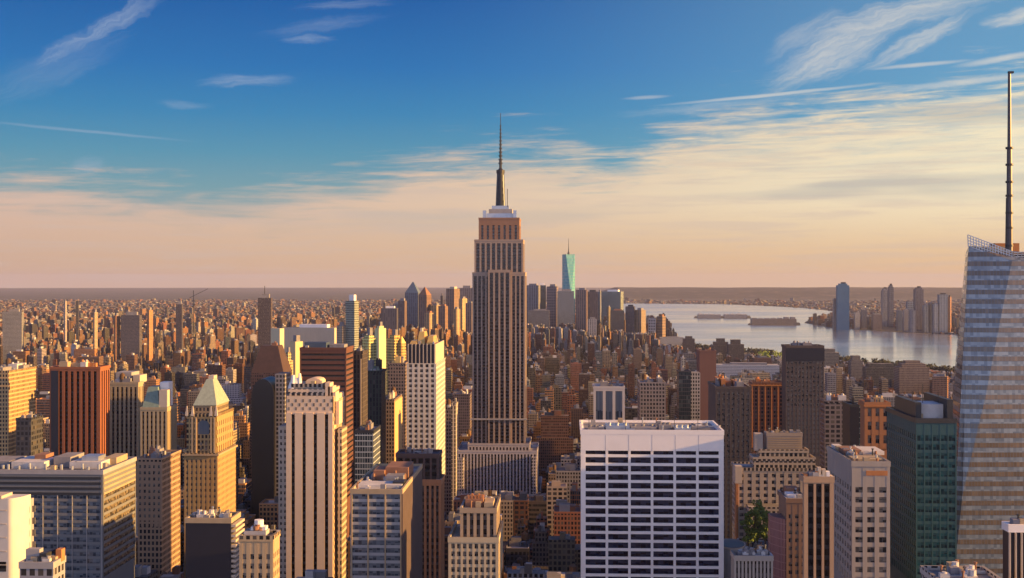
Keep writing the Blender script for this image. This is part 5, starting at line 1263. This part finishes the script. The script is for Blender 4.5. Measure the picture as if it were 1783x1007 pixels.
def city_roof(m, e, at, tw, td, parts=None):
    r = random.Random(e['seed']+5); h = e['h']; rot = e['rot']; n = 1 if e['cy'] > 4500 else r.choice((2,2,3,4)); k = max(.75, min(1.0, h/40))
    for i in range(n):
        x, y = r.uniform(-.25,.25)*tw, r.uniform(-.25,.25)*td; a, b, q = r.uniform(.18,.45)*tw, r.uniform(.2,.45)*td, r.uniform(2,6)*k
        g = r.choice((.12,.2,.3,.5)); tt = (g, g*.95, g*.92) if r.random() < .6 else tuple(v*1.1 for v in e['tint'])
        (parts('roof_box') if parts else m).rbox(*at(x, y), a, b, rot, h-.05, h+q+i*.017, 6, tt)
    if e['form'] == 3 and e['cy'] < 3600:
        x, y = at(r.uniform(-.3,.3)*tw, r.uniform(-.3,.3)*td); R = r.uniform(1.6, 2.4)
        mm = parts('water_tank') if parts else m
        for a, b in ((-1,-1),(1,-1),(1,1),(-1,1)): mm.rbox(x+a*R*.6, y+b*R*.6, .25, .25, 0, h-.05, h+3.4, 7)
        mm.cyl(x, y, R, h+3.4, h+7.4, 7, n=8); mm.cyl(x, y, R+.2, h+7.4, h+9.2, 7, n=8, r1=.1)

def visibility():
    W, H = 892, 504
    rects = []
    for i, L in enumerate(LM):
        for e in L['ext']: rects.append((L['Y'], e[0], e[1], e[2], L['yb'] + 400, -1-i))
    for i, e in enumerate(GEN):
        hw = (abs(e['w']*math.cos(e['rot'])) + abs(e['d']*math.sin(e['rot'])))/2
        px, py, dp = proj(e['cx'], e['cy']-e['d']/2, e['h']); py0 = proj(e['cx'], e['cy']-e['d']/2, 0)[1]
        rects.append((e['cy']-e['d']/2, px-hw*FPX/dp, px+hw*FPX/dp, py, py0, i+1))
    rects.sort(key=lambda r: -r[0]); buf = np.zeros((H, W), np.int32)
    for _, a, b, y0, y1, idx in rects:
        a, b, y0, y1 = max(0, int(round(a/2))), min(W, int(round(b/2))), max(0, int(round(y0/2))), min(H, int(round(y1/2)))
        if b > a and y1 > y0: buf[y0:y1, a:b] = idx
    return buf
BUF = visibility()
cnt = np.bincount(np.maximum(BUF, 0).ravel(), minlength=len(GEN)+1)[1:]
NIND = 205
order = np.argsort(-cnt)[:NIND]
IND = set(int(i) for i in order if cnt[i] >= 12)
ys, xs = np.nonzero(BUF > 0); ids = BUF[ys, xs] - 1
sx = np.bincount(ids, xs, len(GEN)); sy = np.bincount(ids, ys, len(GEN))
# landmarks one can name in a label, with the centre of what shows of them
ly, lx = np.nonzero(BUF < 0); li = -BUF[ly, lx] - 1
lc = np.bincount(li, minlength=len(LM)); lsx = np.bincount(li, lx, len(LM)); lsy = np.bincount(li, ly, len(LM))
REFS = [(L['ref'], 2*lsx[i]/lc[i], 2*lsy[i]/lc[i], L) for i, L in enumerate(LM) if L['ref'] and lc[i] > 40]
lab = {}
for i in IND:
    e = GEN[i]; x, y = 2*sx[i]/cnt[i], 2*sy[i]/cnt[i]; e['pix'] = (x, y)
    best = None
    for ref, rx, ry, L in REFS:
        dxx = max(L['xa']-x, x-L['xb'], 0); dyy = max(L['yt']-y, y-L['yb'], 0); q = dxx + dyy*1.2 + .08*abs(x-rx)
        if best is None or q < best[0]: best = (q, ref, L)
    L = best[2]
    if x < L['xa']: rel = 'left of'
    elif x > L['xb']: rel = 'right of'
    elif y < L['yt'] + 8: rel = 'beyond the top of'
    elif y > L['yb'] - 25: rel = 'at the foot of'
    else: rel = 'beside'
    size = ('tall' if e['h'] > 85 else 'low' if e['h'] < 32 else 'mid height')
    girth = 'narrow ' if e['w'] < 17 else 'wide ' if e['w'] > 36 else ''
    form = {0: '', 1: ' with setback', 2: ' with stepped top', 3: ' with water tank' if e['cy'] < 3600 else ''}[e['form'] if e['h'] > 16 or e['form'] in (0, 3) else 0]
    lab[i] = (girth + size + ' ' + PAL[e['pal']][0] + ' building' + form, rel + ' ' + best[1])
ORD = ['leftmost', 'second from left', 'third from left', 'fourth from left', 'fifth from left', 'sixth from left', 'seventh from left', 'eighth from left']
from collections import defaultdict
grp = defaultdict(list)
for i, k in lab.items(): grp[k].append(i)
mid = MB()
for i, e in enumerate(GEN):
    if i in IND: continue
    at, tw, td = city_mesh(mid, e, clutter=e['cy'] < 2000); city_roof(mid, e, at, tw, td)
o = mid.build('distant_buildings', CM); tag(o, 'dense brown and golden city of small buildings spreading to the horizon', 'city', None, 'stuff')
for k, L in grp.items():
    L.sort(key=lambda i: GEN[i]['pix'][0])
    for q, i in enumerate(L):
        e = GEN[i]; nm = k[0] if len((k[0]+k[1]).split()) < (13 if len(L) > 2 else 15) else k[0].split(' with ')[0]; text = nm + ', ' + (ORD[min(q, 7)] + ' ' if len(L) > 2 else (('left one ', 'right one ')[q] if len(L) == 2 else '')) + k[1]
        if len(text.replace(',', ' ').split()) > 16: text = text.replace(' with water tank', '').replace(' with setback', '').replace(' with stepped top', '').replace('mid height ', '')
        m = MB(); at, tw, td = city_mesh(m, e)
        big = cnt[i] > 60
        if not big: city_roof(m, e, at, tw, td)
        ob = m.build('city_building', CM, None, (e['cx'], e['cy'], 0)); tag(ob, text, 'building', 'buildings filling the blocks between the towers'); ORG[ob] = (e['cx'], e['cy'], 0)
        if big:
            def parts(nm, L=[]):
                L.append((nm, MB())); PARTS.append(L[-1]); return L[-1][1]
            PARTS = []; city_roof(None, e, at, tw, td, parts)
            for nm, mm in PARTS: mm.build(nm, CM, ob, (e['cx'], e['cy'], 0))

# ------------------------------------------------------------------ trees by the river, pavement of the blocks
def tree_mass(label, spots, seed, mat, hh, leaf):
    rs = random.Random(seed); m = MB()
    for (x, y, r) in spots:
        for _ in range(70):
            d = Vector((rs.gauss(0,.42), rs.gauss(0,.42), rs.random())); p = Vector((x+d.x*r, y+d.y*r, hh*(.25+.75*d.z)*rs.uniform(.75,1.05)))
            u = Vector((rs.gauss(0,1), rs.gauss(0,1), rs.gauss(0,1))).normalized()*leaf*rs.uniform(.6,1.3); v = u.orthogonal().normalized()*leaf*.8
            m.poly([p-u-v, p+u-v, p+u+v, p-u+v], [(0,0),(1,0),(1,1),(0,1)])
    o = m.build('riverside_trees', mat, None, (0,0,0)); tag(o, label, 'trees', None, 'stuff')
sp = []
for k in range(46):
    x, y = ground_pt(rg.uniform(1318, 1366), rg.uniform(624, 641)); sp.append((x, y, rg.uniform(6, 11)))
simple('park_leaves', (.16,.22,.04), .9, var=.5, scale=.1)
tree_mass('green grove on the near river bank left of the black gridded tower', sp, 3, 'park_leaves', 26, 2.2)
sp = []
for k in range(150):
    px = rg.uniform(1180, 1680); yb = interp(px, [(1180,604),(1300,616),(1440,626),(1530,637),(1690,655)]); x, y = ground_pt(px, yb + rg.uniform(0, 5)); sp.append((x, y, rg.uniform(7, 14)))
tree_mass('dark ragged line of trees along the near river bank', sp, 5, 'dark_foliage', 22, 2.6)

pv = MB(); Y = 330.0
while Y < 3300:
    for j in range(-8, 9):
        X0 = -1180 + 26 + 265*(j+4); pv.box(X0, X0+239, Y+13, Y+80-5, -.2, .15)
    Y += 80
simple('pavement_slabs', (.22,.21,.20), .9, var=.2, scale=.3)
o = structure(pv.build('pavement', 'pavement_slabs', None, (0,0,0)))

# ------------------------------------------------------------------ the air
HAZE = 1.5e-5
def build_haze():
    m = bpy.data.materials.new('haze'); m.use_nodes = True; t = NT(m.node_tree); t.n.clear()
    v = t.new('ShaderNodeVolumePrincipled'); v.inputs['Color'].default_value = (.60,.63,.92,1); v.inputs['Density'].default_value = HAZE; v.inputs['Anisotropy'].default_value = .1
    o = t.new('ShaderNodeOutputMaterial'); t.l.new(v.outputs[0], o.inputs['Volume'])
    mb = MB(); R = GR + 4000; mb.box(-R, R, -R, R, -3, 560, bottom=True)
    me = bpy.data.meshes.new('haze'); me.from_pydata(mb.v, [], mb.f); me.materials.append(m); MATS['haze'] = m
    bm = bmesh.new(); bm.from_mesh(me); bmesh.ops.remove_doubles(bm, verts=bm.verts, dist=.01); bmesh.ops.recalc_face_normals(bm, faces=bm.faces); bm.to_mesh(me); bm.free()
    ob = bpy.data.objects.new('haze', me); COL.objects.link(ob); tag(ob, 'thin warm evening haze over the whole city', 'haze', None, 'stuff')
build_haze()
